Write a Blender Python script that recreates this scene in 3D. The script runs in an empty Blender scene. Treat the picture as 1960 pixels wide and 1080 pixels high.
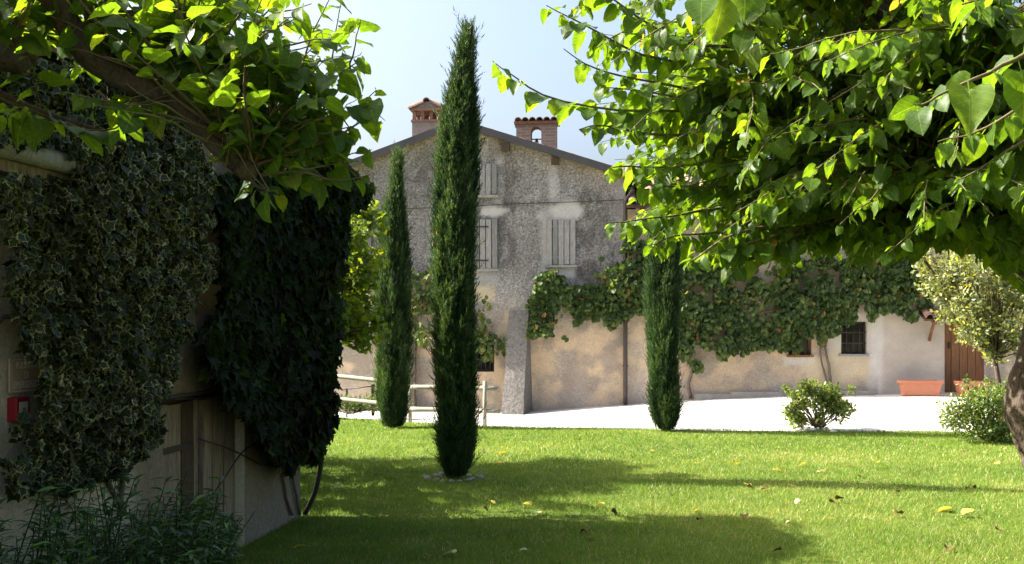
import bpy, math, random
import numpy as np
from mathutils import Vector, Matrix

# ------------------------------------------------------------------ camera, sky, sun, exposure
S = bpy.context.scene
COL = S.collection
EYE = 1.65
FPX, CX, HY = 2000.0, 980.0, 630.0          # focal length, centre column and horizon row in photo pixels (1960 wide)
cd = bpy.data.cameras.new('camera')
cam = bpy.data.objects.new('camera', cd); COL.objects.link(cam)
cam.location = (0, 0, EYE); cam.rotation_euler = (math.radians(90), 0, 0)
cd.sensor_width = 36; cd.sensor_fit = 'HORIZONTAL'; cd.lens = 36 * FPX / 1960
cd.shift_y = (HY - 540) / 1960
cd.clip_start = 0.05; cd.clip_end = 2000
S.camera = cam

SUN_EL = math.radians(40)
SX, SY = -1.0, 0.15                          # horizontal direction towards the sun
_l = math.hypot(SX, SY); SX /= _l; SY /= _l
tosun = Vector((SX * math.cos(SUN_EL), SY * math.cos(SUN_EL), math.sin(SUN_EL)))
w = bpy.data.worlds.new('World'); S.world = w; w.use_nodes = True
nt = w.node_tree; nt.nodes.clear()
sky = nt.nodes.new('ShaderNodeTexSky'); sky.sky_type = 'NISHITA'; sky.sun_disc = False
sky.sun_elevation = SUN_EL; sky.sun_rotation = math.atan2(SX, SY)
sky.air_density = 1.0; sky.dust_density = 9.0; sky.ozone_density = 2.4; sky.altitude = 100
bg = nt.nodes.new('ShaderNodeBackground'); bg.inputs[1].default_value = 0.112
wo = nt.nodes.new('ShaderNodeOutputWorld')
nt.links.new(sky.outputs[0], bg.inputs[0]); nt.links.new(bg.outputs[0], wo.inputs[0])
sl = bpy.data.lights.new('sun', 'SUN'); sl.energy = 5.0; sl.angle = math.radians(0.53); sl.color = (1.0, 0.95, 0.86)
so = bpy.data.objects.new('sun', sl); COL.objects.link(so)
so.location = tosun * 60; so.rotation_euler = (-tosun).to_track_quat('-Z', 'Y').to_euler()
S.view_settings.view_transform = 'Standard'; S.view_settings.look = 'None'
S.view_settings.exposure = 1.93; S.view_settings.gamma = 1.0; S.view_settings.use_curve_mapping = False

RNG = np.random.default_rng(7)
random.seed(7)

# ------------------------------------------------------------------ helpers
def at(px, py, Y):
    return np.array([(px - CX) / FPX * Y, Y, EYE - (py - HY) / FPX * Y])
def on_ground(px, py, z=0.0):
    Y = (EYE - z) * FPX / (py - HY); return at(px, py, Y)
def proj(p):
    p = np.asarray(p, float); Y = np.maximum(p[..., 1], 0.05)
    return CX + p[..., 0] / Y * FPX, HY - (p[..., 2] - EYE) / Y * FPX
def in_poly(px, py, poly):
    px = np.asarray(px); py = np.asarray(py); r = np.zeros(px.shape, bool); n = len(poly)
    for i in range(n):
        x1, y1 = poly[i]; x2, y2 = poly[(i + 1) % n]
        if y1 == y2: continue
        c = ((y1 > py) != (y2 > py)) & (px < (x2 - x1) * (py - y1) / (y2 - y1) + x1)
        r ^= c
    return r
_LAT = np.random.default_rng(3).random((256, 256))
def vnoise(x, y, oct=4, seed=0):
    x = np.asarray(x, float) + seed * 17.3; y = np.asarray(y, float) + seed * 5.7
    o = np.zeros(np.broadcast(x, y).shape); a = 0.5; tot = 0
    for k in range(oct):
        xi = np.floor(x).astype(int); yi = np.floor(y).astype(int); fx = x - xi; fy = y - yi
        fx = fx * fx * (3 - 2 * fx); fy = fy * fy * (3 - 2 * fy)
        g = lambda i, j: _LAT[i % 256, j % 256]
        o = o + a * ((g(xi, yi) * (1 - fx) + g(xi + 1, yi) * fx) * (1 - fy) + (g(xi, yi + 1) * (1 - fx) + g(xi + 1, yi + 1) * fx) * fy)
        tot += a; a *= 0.5; x = x * 2.03 + 11.1; y = y * 2.03 + 7.9
    return o / tot
def sstep(a, b, x):
    t = np.clip((np.asarray(x, float) - a) / (b - a), 0, 1); return t * t * (3 - 2 * t)
def unit(v):
    v = np.asarray(v, float); return v / np.maximum(np.linalg.norm(v, axis=-1, keepdims=True), 1e-9)

def tag(o, label=None, cat=None, group=None, kind=None):
    if label: o['label'] = label
    if cat: o['category'] = cat
    if group: o['group'] = group
    if kind: o['kind'] = kind
    return o
def thing(name, label, cat, loc, group=None):
    o = bpy.data.objects.new(name, None); COL.objects.link(o); o.location = Vector([float(c) for c in loc])
    o.empty_display_size = 0.1
    return tag(o, label, cat, group)
def root_loc(parent):
    p = np.zeros(3)
    while parent is not None:
        p = p + np.array(parent.location); parent = parent.parent
    return p
def link(name, me, parent=None, mats=None):
    if mats:
        for m in (mats if isinstance(mats, (list, tuple)) else [mats]): me.materials.append(m)
    o = bpy.data.objects.new(name, me); COL.objects.link(o)
    if parent is not None: o.parent = parent
    return o
def np_mesh(name, V, T, smooth=True, attrs=None, midx=None):
    """V (n,3), T (m,3 or 4) -> mesh; attrs: {name: (type, array)} per point"""
    V = np.ascontiguousarray(V, np.float32); T = np.ascontiguousarray(T, np.int32)
    me = bpy.data.meshes.new(name); k = T.shape[1]
    me.vertices.add(len(V)); me.vertices.foreach_set('co', V.ravel())
    me.loops.add(T.size); me.loops.foreach_set('vertex_index', T.ravel())
    me.polygons.add(len(T)); me.polygons.foreach_set('loop_start', np.arange(0, T.size, k, dtype=np.int32))
    me.polygons.foreach_set('loop_total', np.full(len(T), k, np.int32))
    if smooth: me.polygons.foreach_set('use_smooth', np.ones(len(T), bool))
    if midx is not None: me.polygons.foreach_set('material_index', np.asarray(midx, np.int32))
    me.update(calc_edges=True)
    for an, (ty, arr) in (attrs or {}).items():
        a = me.attributes.new(an, ty, 'POINT')
        key = {'FLOAT': 'value', 'FLOAT_VECTOR': 'vector', 'FLOAT_COLOR': 'color'}[ty]
        a.data.foreach_set(key, np.ascontiguousarray(arr, np.float32).ravel())
    return me

class MB:
    """collects boxes, tubes, prisms (world coordinates) into one mesh"""
    def __init__(s): s.v = []; s.f = []; s.sm = []
    def add(s, V, F, smooth=False):
        b = len(s.v); s.v += [tuple(map(float, p)) for p in V]; s.f += [tuple(b + i for i in f) for f in F]; s.sm += [smooth] * len(F)
        return s
    def box(s, c, size, ax=None, jit=0.0, bev=0.0):
        c = np.asarray(c, float); h = np.asarray(size, float) / 2
        A = np.eye(3) if ax is None else np.asarray(ax, float)
        P = []
        for z in (-1, 1):
            for x, y in ((-1, -1), (1, -1), (1, 1), (-1, 1)):
                P.append(c + A[0] * x * h[0] + A[1] * y * h[1] + A[2] * z * h[2] + (np.random.uniform(-jit, jit, 3) if jit else 0))
        return s.add(P, [(3, 2, 1, 0), (4, 5, 6, 7), (0, 1, 5, 4), (1, 2, 6, 5), (2, 3, 7, 6), (3, 0, 4, 7)])
    def tube(s, pts, rad, n=8, cap=True, rough=0.0, smooth=True, seed=0):
        pts = np.asarray(pts, float); m = len(pts)
        rad = np.full(m, rad) if np.isscalar(rad) else np.asarray(rad, float)
        tg = unit(np.gradient(pts, axis=0)); ref = np.array([0.13, 0.21, 1.0])
        if abs(tg[0] @ unit(ref)) > 0.9: ref = np.array([1.0, 0.2, 0.1])
        V = []; u = None
        rg = np.random.default_rng(seed + m)
        for i in range(m):
            if u is None: u = unit(np.cross(tg[i], ref))
            else: u = unit(u - tg[i] * (u @ tg[i]))
            v = np.cross(tg[i], u)
            for k in range(n):
                a = 2 * math.pi * k / n
                r = rad[i] * (1 + (rough * (rg.random() - 0.5) * 2 if rough else 0))
                V.append(pts[i] + (u * math.cos(a) + v * math.sin(a)) * r)
        F = [(i * n + k, i * n + (k + 1) % n, (i + 1) * n + (k + 1) % n, (i + 1) * n + k) for i in range(m - 1) for k in range(n)]
        if cap: F += [tuple(range(n - 1, -1, -1)), tuple((m - 1) * n + k for k in range(n))]
        return s.add(V, F, smooth)
    def build(s, name, mat, parent=None):
        me = bpy.data.meshes.new(name)
        off = root_loc(parent); V = np.array(s.v) - off
        me.from_pydata([tuple(p) for p in V], [], s.f); me.update()
        me.polygons.foreach_set('use_smooth', np.array(s.sm, bool))
        return link(name, me, parent, mat)

def spline(P, n):
    P = np.asarray(P, float); m = len(P); out = []
    Q = np.vstack([2 * P[0] - P[1], P, 2 * P[-1] - P[-2]])
    for j in range(n):
        t = j / (n - 1) * (m - 1); i = min(int(t), m - 2); f = t - i
        a, b, c, d = Q[i], Q[i + 1], Q[i + 2], Q[i + 3]
        out.append(0.5 * ((2 * b) + (c - a) * f + (2 * a - 5 * b + 4 * c - d) * f * f + (3 * b - a - 3 * c + d) * f ** 3))
    return np.array(out)

# ------------------------------------------------------------------ materials
class NT:
    def __init__(s, name):
        s.m = bpy.data.materials.new(name); s.m.use_nodes = True; s.t = s.m.node_tree; s.t.nodes.clear()
        s.out = s.n('ShaderNodeOutputMaterial')
    def n(s, ty, **kw):
        x = s.t.nodes.new(ty)
        for k, v in kw.items(): setattr(x, k, v)
        return x
    def l(s, a, b): s.t.links.new(a, b)
    def val(s, sock, v):
        if hasattr(v, 'is_linked') or hasattr(v, 'links'): s.l(v, sock)
        else: sock.default_value = v
    def noise(s, scale, detail=4, rough=0.6, vec=None, dist=0.0):
        x = s.n('ShaderNodeTexNoise'); x.inputs['Scale'].default_value = scale; x.inputs['Detail'].default_value = detail
        x.inputs['Roughness'].default_value = rough; x.inputs['Distortion'].default_value = dist
        if vec is not None: s.l(vec, x.inputs['Vector'])
        return x.outputs['Fac']
    def coord(s, scale=None):
        c = s.n('ShaderNodeTexCoord').outputs['Object']
        if scale:
            m = s.n('ShaderNodeMapping'); m.inputs['Scale'].default_value = scale; s.l(c, m.inputs['Vector']); c = m.outputs[0]
        return c
    def ramp(s, fac, stops):
        r = s.n('ShaderNodeValToRGB'); e = r.color_ramp.elements
        while len(e) < len(stops): e.new(0.5)
        for i, (p, c) in enumerate(stops): e[i].position = p; e[i].color = (c[0], c[1], c[2], 1)
        s.l(fac, r.inputs[0]); return r.outputs[0]
    def mix(s, f, a, b, blend='MIX'):
        x = s.n('ShaderNodeMix', data_type='RGBA', blend_type=blend)
        s.val(x.inputs[0], f); 
        for sock, v in ((x.inputs[6], a), (x.inputs[7], b)):
            if isinstance(v, tuple): sock.default_value = (v[0], v[1], v[2], 1)
            else: s.l(v, sock)
        return x.outputs[2]
    def math(s, op, a, b=0.0, clamp=False):
        x = s.n('ShaderNodeMath', operation=op); x.use_clamp = clamp
        s.val(x.inputs[0], a); s.val(x.inputs[1], b); return x.outputs[0]
    def attr(s, name, out='Fac'):
        x = s.n('ShaderNodeAttribute'); x.attribute_name = name; return x.outputs[out]
    def bump(s, h, strength=0.4, dist=0.02):
        b = s.n('ShaderNodeBump'); b.inputs['Strength'].default_value = strength; b.inputs['Distance'].default_value = dist
        s.l(h, b.inputs['Height']); return b.outputs[0]
    def pbsdf(s, col, rough=0.8, nrm=None, spec=0.3, metal=0.0):
        p = s.n('ShaderNodeBsdfPrincipled')
        if isinstance(col, tuple): p.inputs['Base Color'].default_value = (col[0], col[1], col[2], 1)
        else: s.l(col, p.inputs['Base Color'])
        s.val(p.inputs['Roughness'], rough); p.inputs['Specular IOR Level'].default_value = spec; p.inputs['Metallic'].default_value = metal
        if nrm is not None: s.l(nrm, p.inputs['Normal'])
        return p.outputs[0]
    def done(s, sh): s.l(sh, s.out.inputs['Surface']); return s.m

def solid(name, c1, c2, scale=6, rough=0.8, bump=0.4, bdist=0.01, spec=0.3, stretch=None, fine=60, metal=0.0):
    k = NT(name); v = k.coord(stretch)
    f = k.noise(scale, 6, 0.65, v); g = k.noise(fine, 3, 0.6, v)
    h = k.math('ADD', k.math('MULTIPLY', f, 0.6), k.math('MULTIPLY', g, 0.4))
    col = k.ramp(h, [(0.3, c1), (0.7, c2)])
    return k.done(k.pbsdf(col, rough, k.bump(h, bump, bdist), spec, metal))

def leafmat(name, stops, trans, tf=0.5, rough=0.45, spec=0.4, veins=0.0):
    k = NT(name); t = k.attr('tint'); col = k.ramp(t, stops)
    if veins:
        sp = k.n('ShaderNodeSeparateXYZ'); k.l(k.attr('lco', 'Vector'), sp.inputs[0])
        ax = k.math('ABSOLUTE', sp.outputs[0]); mid = k.math('LESS_THAN', ax, 0.012)
        q = k.math('FRACT', k.math('MULTIPLY', k.math('SUBTRACT', sp.outputs[1], k.math('MULTIPLY', ax, 0.75)), 6.5))
        side = k.math('LESS_THAN', q, 0.09)
        vv = k.math('MULTIPLY', k.math('MAXIMUM', mid, k.math('MULTIPLY', side, 0.6)), veins)
        col = k.mix(vv, col, k.mix(0.5, col, (0.55, 0.62, 0.25)))
    if veins:
        vs = k.n('ShaderNodeVectorMath', operation='MULTIPLY_ADD'); k.l(k.attr('lco', 'Vector'), vs.inputs[0]); vs.inputs[1].default_value = (1, 1, 1)
        cc = k.n('ShaderNodeCombineXYZ'); k.l(k.math('MULTIPLY', t, 37.0), cc.inputs[0]); k.l(k.math('MULTIPLY', t, 91.0), cc.inputs[2]); k.l(cc.outputs[0], vs.inputs[2])
        nz = k.noise(5, 4, 0.6, vs.outputs[0]); col = k.mix(1.0, col, k.ramp(nz, [(0.3, (0.72, 0.74, 0.7)), (0.6, (1.1, 1.08, 1.0))]), 'MULTIPLY')
    tc = k.mix(1.0, col, trans, 'MULTIPLY')
    tr = k.n('ShaderNodeBsdfTranslucent'); k.l(tc, tr.inputs[0])
    p = k.pbsdf(col, rough, None, spec)
    mx = k.n('ShaderNodeMixShader'); mx.inputs[0].default_value = tf
    k.l(p, mx.inputs[1]); k.l(tr.outputs[0], mx.inputs[2])
    return k.done(mx.outputs[0])

def plaster_mat():
    k = NT('plaster'); v = k.coord()
    col = k.attr('col', 'Color'); ro = k.attr('relief')
    n1 = k.noise(26, 9, 0.82, v); n2 = k.noise(55, 4, 0.7, v); n3 = k.noise(2.2, 5, 0.6, v)
    sp = k.ramp(n1, [(0.36, (0.26, 0.25, 0.25)), (0.5, (0.88, 0.88, 0.88)), (0.62, (1.75, 1.7, 1.62))])
    spm = k.mix(ro, (1.0, 1.0, 1.0), sp)
    c2 = k.mix(1.0, col, spm, 'MULTIPLY')
    c3 = k.mix(1.0, c2, k.ramp(n3, [(0.3, (0.86, 0.85, 0.84)), (0.7, (1.1, 1.1, 1.1))]), 'MULTIPLY')
    c4 = k.mix(1.0, c3, k.ramp(n2, [(0.25, (0.85, 0.85, 0.85)), (0.7, (1.08, 1.08, 1.08))]), 'MULTIPLY')
    h = k.math('ADD', k.math('MULTIPLY', n1, k.math('ADD', ro, 0.15)), k.math('MULTIPLY', n2, 0.25))
    return k.done(k.pbsdf(c4, 0.95, k.bump(h, 0.9, 0.035), 0.1))

M = {}
M['plaster'] = plaster_mat()
M['oldwood'] = solid('weathered_wood', (0.13, 0.125, 0.12), (0.40, 0.385, 0.37), 5, 0.9, 0.5, 0.006, 0.15, (14, 14, 1.2), 20)
M['oldwood2'] = solid('weathered_wood_dark', (0.085, 0.082, 0.078), (0.30, 0.29, 0.278), 5, 0.9, 0.5, 0.006, 0.15, (14, 14, 1.2), 20)
M['chimneycement'] = solid('grey_chimney_render', (0.10, 0.10, 0.10), (0.21, 0.21, 0.208), 8, 0.95, 0.6, 0.015, 0.1)
M['sootbrick'] = solid('sooty_brick', (0.085, 0.058, 0.045), (0.24, 0.155, 0.115), 12, 0.95, 0.6, 0.012, 0.1)
M['darkwood'] = solid('dark_wood', (0.035, 0.024, 0.016), (0.12, 0.08, 0.055), 5, 0.85, 0.6, 0.006, 0.15, (14, 14, 1.2), 20)
M['shedwood'] = solid('shed_door_wood', (0.07, 0.052, 0.036), (0.40, 0.31, 0.22), 4, 0.9, 0.7, 0.008, 0.15, (12, 12, 0.9), 18)
M['doorwood'] = solid('brown_door_wood', (0.10, 0.045, 0.022), (0.30, 0.15, 0.075), 4, 0.75, 0.4, 0.004, 0.2, (12, 12, 0.9), 18)
M['logwood'] = solid('fence_log', (0.17, 0.165, 0.12), (0.36, 0.34, 0.27), 4, 0.85, 0.5, 0.005, 0.2, (2, 10, 10), 18)
M['metal'] = solid('dark_flashing', (0.035, 0.032, 0.034), (0.075, 0.07, 0.072), 3, 0.55, 0.1, 0.004, 0.4)
M['iron'] = solid('rusty_iron', (0.02, 0.017, 0.015), (0.07, 0.05, 0.04), 14, 0.7, 0.3, 0.003, 0.3)
M['pipe'] = solid('brown_pipe', (0.035, 0.026, 0.024), (0.065, 0.05, 0.046), 4, 0.5, 0.1, 0.003, 0.4)
M['tile'] = solid('terracotta_tile', (0.12, 0.072, 0.052), (0.32, 0.205, 0.15), 7, 0.9, 0.5, 0.008, 0.15)
M['terracotta'] = solid('planter_terracotta', (0.40, 0.15, 0.085), (0.50, 0.21, 0.125), 5, 0.7, 0.15, 0.003, 0.25)
M['cement'] = solid('grey_cement', (0.19, 0.18, 0.165), (0.36, 0.34, 0.31), 6, 0.95, 0.7, 0.02, 0.1)
M['buttress'] = solid('rough_stone_render', (0.06, 0.057, 0.053), (0.29, 0.27, 0.245), 20, 0.95, 1.0, 0.04, 0.1)
M['stone'] = solid('grey_stone', (0.16, 0.15, 0.14), (0.42, 0.39, 0.35), 9, 0.9, 0.5, 0.01, 0.2)
M['pebble'] = solid('white_pebble', (0.42, 0.40, 0.37), (0.68, 0.66, 0.62), 9, 0.9, 0.3, 0.005, 0.2)
M['glass'] = solid('dark_glass', (0.008, 0.009, 0.011), (0.02, 0.022, 0.025), 3, 0.12, 0.02, 0.001, 0.5)
M['bark'] = solid('mulberry_bark', (0.03, 0.023, 0.017), (0.15, 0.115, 0.085), 9, 0.95, 1.0, 0.03, 0.1, (1.6, 1.6, 0.7), 45)
M['twig'] = solid('twig_bark', (0.07, 0.055, 0.03), (0.17, 0.14, 0.075), 12, 0.85, 0.3, 0.004, 0.2)
M['greenstem'] = solid('green_stem', (0.015, 0.03, 0.01), (0.04, 0.06, 0.02), 12, 0.8, 0.2, 0.003, 0.2)
M['vinewood'] = solid('vine_bark', (0.07, 0.055, 0.042), (0.22, 0.18, 0.14), 14, 0.95, 0.6, 0.008, 0.1)
M['black'] = solid('black_rubber', (0.008, 0.008, 0.008), (0.02, 0.02, 0.02), 8, 0.5, 0.1, 0.002, 0.4)
M['red'] = solid('red_plastic', (0.26, 0.008, 0.018), (0.34, 0.014, 0.026), 5, 0.45, 0.05, 0.001, 0.4)
M['cream'] = solid('cream_plastic', (0.5, 0.47, 0.33), (0.6, 0.56, 0.42), 7, 0.5, 0.05, 0.001, 0.4)
M['signplate'] = solid('sign_plate', (0.46, 0.32, 0.21), (0.54, 0.39, 0.27), 4, 0.5, 0.05, 0.001, 0.4)
M['signrim'] = solid('sign_lettering', (0.76, 0.73, 0.64), (0.84, 0.81, 0.72), 8, 0.55, 0.05, 0.001, 0.4)
def brickmat():
    k = NT('old_brick'); v = k.n('ShaderNodeTexCoord').outputs['Object']
    sp = k.n('ShaderNodeSeparateXYZ'); k.l(v, sp.inputs[0]); cb = k.n('ShaderNodeCombineXYZ')
    k.l(k.math('ADD', sp.outputs[0], sp.outputs[1]), cb.inputs[0]); k.l(sp.outputs[2], cb.inputs[1])
    b = k.n('ShaderNodeTexBrick'); k.l(cb.outputs[0], b.inputs['Vector']); b.inputs['Scale'].default_value = 1.0
    b.inputs['Brick Width'].default_value = 0.24; b.inputs['Row Height'].default_value = 0.07; b.inputs['Mortar Size'].default_value = 0.009
    b.inputs['Color1'].default_value = (0.15, 0.10, 0.08, 1); b.inputs['Color2'].default_value = (0.22, 0.17, 0.14, 1); b.inputs['Mortar'].default_value = (0.27, 0.24, 0.21, 1)
    n = k.noise(9, 5, 0.7, v)
    c = k.mix(k.math('MULTIPLY', n, 0.75), b.outputs[0], (0.19, 0.17, 0.15))
    return k.done(k.pbsdf(c, 0.95, k.bump(k.math('ADD', b.outputs['Fac'], n), 0.5, 0.01), 0.1))
M['brick'] = brickmat()
def gravelmat():
    k = NT('white_gravel'); v = k.coord()
    vo = k.n('ShaderNodeTexVoronoi'); vo.inputs['Scale'].default_value = 55; k.l(v, vo.inputs['Vector'])
    n = k.noise(1.1, 5, 0.6, v); n2 = k.noise(90, 2, 0.6, v)
    c = k.ramp(vo.outputs['Color'], [(0.0, (0.50, 0.47, 0.43)), (1.0, (0.74, 0.72, 0.69))])
    c = k.mix(1.0, c, k.ramp(n, [(0.3, (0.84, 0.82, 0.8)), (0.7, (1.05, 1.05, 1.05))]), 'MULTIPLY')
    return k.done(k.pbsdf(c, 0.95, k.bump(k.math('ADD', vo.outputs['Distance'], n2), 0.8, 0.02), 0.1))
M['gravel'] = gravelmat()
def soilmat():
    k = NT('turf'); v = k.coord(); n = k.noise(3, 6, 0.6, v); n2 = k.noise(45, 4, 0.7, v)
    c = k.ramp(n2, [(0.3, (0.05, 0.08, 0.013)), (0.6, (0.13, 0.17, 0.035)), (0.85, (0.26, 0.23, 0.10))])
    c = k.mix(1.0, c, k.ramp(n, [(0.3, (0.8, 0.85, 0.8)), (0.7, (1.1, 1.05, 1.0))]), 'MULTIPLY')
    return k.done(k.pbsdf(c, 0.95, k.bump(n2, 0.8, 0.03), 0.1))
M['turf'] = soilmat()
M['earth'] = solid('dry_earth', (0.11, 0.10, 0.055), (0.24, 0.21, 0.14), 2, 0.95, 0.6, 0.03, 0.1)
M['grass'] = leafmat('grass_blade', [(0.0, (0.07, 0.14, 0.012)), (0.45, (0.125, 0.23, 0.022)), (0.85, (0.225, 0.30, 0.05)), (1.0, (0.46, 0.41, 0.20))], (1.3, 1.15, 0.6), 0.42, 0.55, 0.25)
M['mulberry'] = leafmat('mulberry_leaf', [(0.0, (0.03, 0.07, 0.011)), (0.6, (0.062, 0.12, 0.016)), (0.93, (0.11, 0.17, 0.022)), (0.97, (0.34, 0.29, 0.03)), (1.0, (0.2, 0.10, 0.04))], (3.0, 2.7, 0.55), 0.52, 0.45, 0.3, 0.28)
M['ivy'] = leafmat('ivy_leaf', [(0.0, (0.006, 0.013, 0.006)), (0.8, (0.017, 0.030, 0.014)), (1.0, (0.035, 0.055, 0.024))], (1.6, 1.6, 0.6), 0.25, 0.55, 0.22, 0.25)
M['ivyedge'] = leafmat('ivy_leaf_edge', [(0.0, (0.025, 0.045, 0.018)), (0.35, (0.08, 0.10, 0.04)), (0.7, (0.25, 0.26, 0.11)), (1.0, (0.40, 0.38, 0.19))], (1.1, 1.1, 0.7), 0.25, 0.55, 0.22)
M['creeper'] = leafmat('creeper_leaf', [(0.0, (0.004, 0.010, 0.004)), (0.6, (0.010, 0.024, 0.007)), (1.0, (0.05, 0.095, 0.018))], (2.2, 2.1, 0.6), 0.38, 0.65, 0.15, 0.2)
M['grape'] = leafmat('grape_leaf', [(0.0, (0.022, 0.05, 0.014)), (0.7, (0.09, 0.14, 0.035)), (0.9, (0.16, 0.17, 0.045)), (0.96, (0.30, 0.17, 0.06)), (1.0, (0.30, 0.08, 0.045))], (1.6, 1.6, 0.6), 0.35, 0.5, 0.3, 0.3)
M['bushleaf'] = leafmat('shrub_leaf', [(0.0, (0.04, 0.08, 0.02)), (0.6, (0.09, 0.15, 0.035)), (1.0, (0.24, 0.27, 0.05))], (1.7, 1.6, 0.6), 0.4, 0.4, 0.4)
M['treeleaf'] = leafmat('sunlit_tree_leaf', [(0.0, (0.05, 0.10, 0.015)), (0.6, (0.12, 0.18, 0.025)), (1.0, (0.27, 0.29, 0.035))], (2.2, 1.9, 0.6), 0.55, 0.45, 0.3)
M['oliveleaf'] = leafmat('grey_green_leaf', [(0.0, (0.08, 0.105, 0.04)), (0.6, (0.19, 0.22, 0.09)), (0.9, (0.32, 0.34, 0.14)), (1.0, (0.50, 0.48, 0.04))], (1.5, 1.4, 0.6), 0.42, 0.38, 0.45)
M['lanceleaf'] = leafmat('lance_leaf', [(0.0, (0.012, 0.036, 0.009)), (0.8, (0.035, 0.09, 0.018)), (1.0, (0.10, 0.21, 0.035))], (1.8, 1.8, 0.6), 0.35, 0.4, 0.4)
M['cypress'] = leafmat('cypress_foliage', [(0.0, (0.010, 0.027, 0.011)), (0.5, (0.030, 0.062, 0.021)), (0.95, (0.075, 0.125, 0.042)), (1.0, (0.25, 0.19, 0.09))], (1.7, 1.6, 0.6), 0.32, 0.6, 0.2)
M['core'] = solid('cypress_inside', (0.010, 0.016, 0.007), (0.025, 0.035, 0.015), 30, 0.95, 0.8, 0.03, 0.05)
M['yellowleaf'] = leafmat('fallen_yellow', [(0.0, (0.50, 0.38, 0.03)), (1.0, (0.68, 0.56, 0.10))], (1.0, 0.9, 0.5), 0.3, 0.5, 0.3, 0.3)
M['brownleaf'] = leafmat('fallen_brown', [(0.0, (0.05, 0.028, 0.012)), (1.0, (0.14, 0.08, 0.03))], (1.0, 0.9, 0.5), 0.08, 0.7, 0.2, 0.3)
M['paleleaf'] = leafmat('fallen_pale', [(0.0, (0.34, 0.37, 0.16)), (1.0, (0.55, 0.54, 0.28))], (1.0, 0.9, 0.5), 0.25, 0.5, 0.3, 0.3)

# ------------------------------------------------------------------ leaf shapes (base at origin, tip along +y, face +z)
def leaf_shape(half, inner=(0.55,), fold=0.25, droop=0.25, wave=0.03, stalk=0.28, seed=0):
    """half: right-hand outline from base to tip. Returns V, T, lco, edge-flag per triangle"""
    rg = np.random.default_rng(seed); half = np.asarray(half, float); R = len(half)
    cols = [-1.0] + [-c for c in inner] + [0.0] + [c for c in inner[::-1]] + [1.0]
    cols = sorted(cols); C = len(cols); V = []; L = []
    ymid = np.linspace(half[0, 1], half[-1, 1], R)
    ymid = np.maximum(ymid, 0.02)
    for i, (x, y) in enumerate(half):
        for c in cols:
            a = abs(c); xx = x * c; yy = ymid[i] * (1 - a) + y * a
            z = fold * abs(xx) - droop * yy * yy + wave * math.sin(yy * 9 + c * 3 + seed) * a
            V.append((xx + (rg.random() - .5) * 0.012 * a, yy, z)); L.append((xx, yy, 0))
    T = []; E = []
    for i in range(R - 1):
        for j in range(C - 1):
            a, b, c, d = i * C + j, i * C + j + 1, (i + 1) * C + j + 1, (i + 1) * C + j
            e = 1 if j in (0, C - 2) else 0
            if i == R - 2 and half[-1, 0] == 0: T.append((a, b, c)); E.append(e)
            elif i == 0 and half[0, 0] == 0: T.append((a, c, d)); E.append(e)
            else: T += [(a, b, c), (a, c, d)]; E += [e, e]
    if stalk:
        b = len(V); V += [(-0.013, -stalk, 0.03), (0.013, -stalk, 0.03), (0.012, 0.05, 0.002), (-0.012, 0.05, 0.002)]
        L += [(0, -stalk, 0)] * 4; T += [(b, b + 1, b + 2), (b, b + 2, b + 3)]; E += [0, 0]
    return np.array(V), np.array(T), np.array(L), np.array(E)
def fan_shape(out, fold=0.2, droop=0.15, stalk=0.25, edge=0.0, seed=0):
    """lobed leaf from a full half outline with a centre; edge>0 gives an outer rim band"""
    rg = np.random.default_rng(seed); out = np.asarray(out, float); full = np.vstack([out, [(-x, y) for x, y in out[-2:0:-1]]])
    full = full + rg.normal(0, 0.018, full.shape) * (full[:, :1] != 0)
    c = np.array([0, 0.42]); V = [(0, 0.42)]; n = len(full); T = []; E = []
    if edge:
        inn = c + (full - c) * (1 - edge * (0.5 + rg.random((n, 1))))
        V += [tuple(p) for p in inn] + [tuple(p) for p in full]
        for i in range(n):
            j = (i + 1) % n; T += [(0, 1 + i, 1 + j), (1 + i, 1 + n + i, 1 + n + j), (1 + i, 1 + n + j, 1 + j)]; E += [0, 1, 1]
    else:
        V += [tuple(p) for p in full]
        for i in range(n): T.append((0, 1 + i, 1 + (i + 1) % n)); E.append(0)
    P = []; 
    for (x, y) in V: P.append((x, y, fold * abs(x) - droop * y * y + 0.05 * math.sin(7 * x + 5 * y + seed)))
    L = [(x, y, 0) for x, y in V]
    if stalk:
        b = len(P); P += [(-0.015, -stalk, 0.02), (0.015, -stalk, 0.02), (0.0, 0.1, 0.0)]; L += [(0, 0, 0)] * 3; T.append((b, b + 1, b + 2)); E.append(0)
    return np.array(P), np.array(T), np.array(L), np.array(E)
MUL = [(0.05, 0.03), (0.24, -0.07), (0.40, 0.05), (0.455, 0.26), (0.425, 0.48), (0.33, 0.68), (0.16, 0.87), (0, 1.0)]
MUL2 = [(0.04, 0.03), (0.21, -0.05), (0.35, 0.07), (0.40, 0.28), (0.36, 0.50), (0.26, 0.71), (0.11, 0.89), (0, 1.0)]
SH_MUL = [leaf_shape(MUL, fold=0.18, droop=0.25, wave=0.035, seed=1), leaf_shape(MUL2, fold=0.30, droop=0.12, wave=0.045, seed=2),
          leaf_shape(MUL, fold=0.10, droop=0.48, wave=0.055, seed=3), leaf_shape(MUL2, fold=0.42, droop=0.38, wave=0.035, seed=4)]
IVY = [(0, -0.02), (0.22, -0.08), (0.46, 0.06), (0.30, 0.26), (0.48, 0.50), (0.22, 0.62), (0.10, 0.80), (0, 1.0)]
SH_IVY = [fan_shape(IVY, 0.2, 0.2, 0.2, 0.24, 1), fan_shape(IVY, 0.05, 0.35, 0.2, 0.14, 2), fan_shape(IVY, 0.35, 0.1, 0.2, 0.34, 3)]
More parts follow.
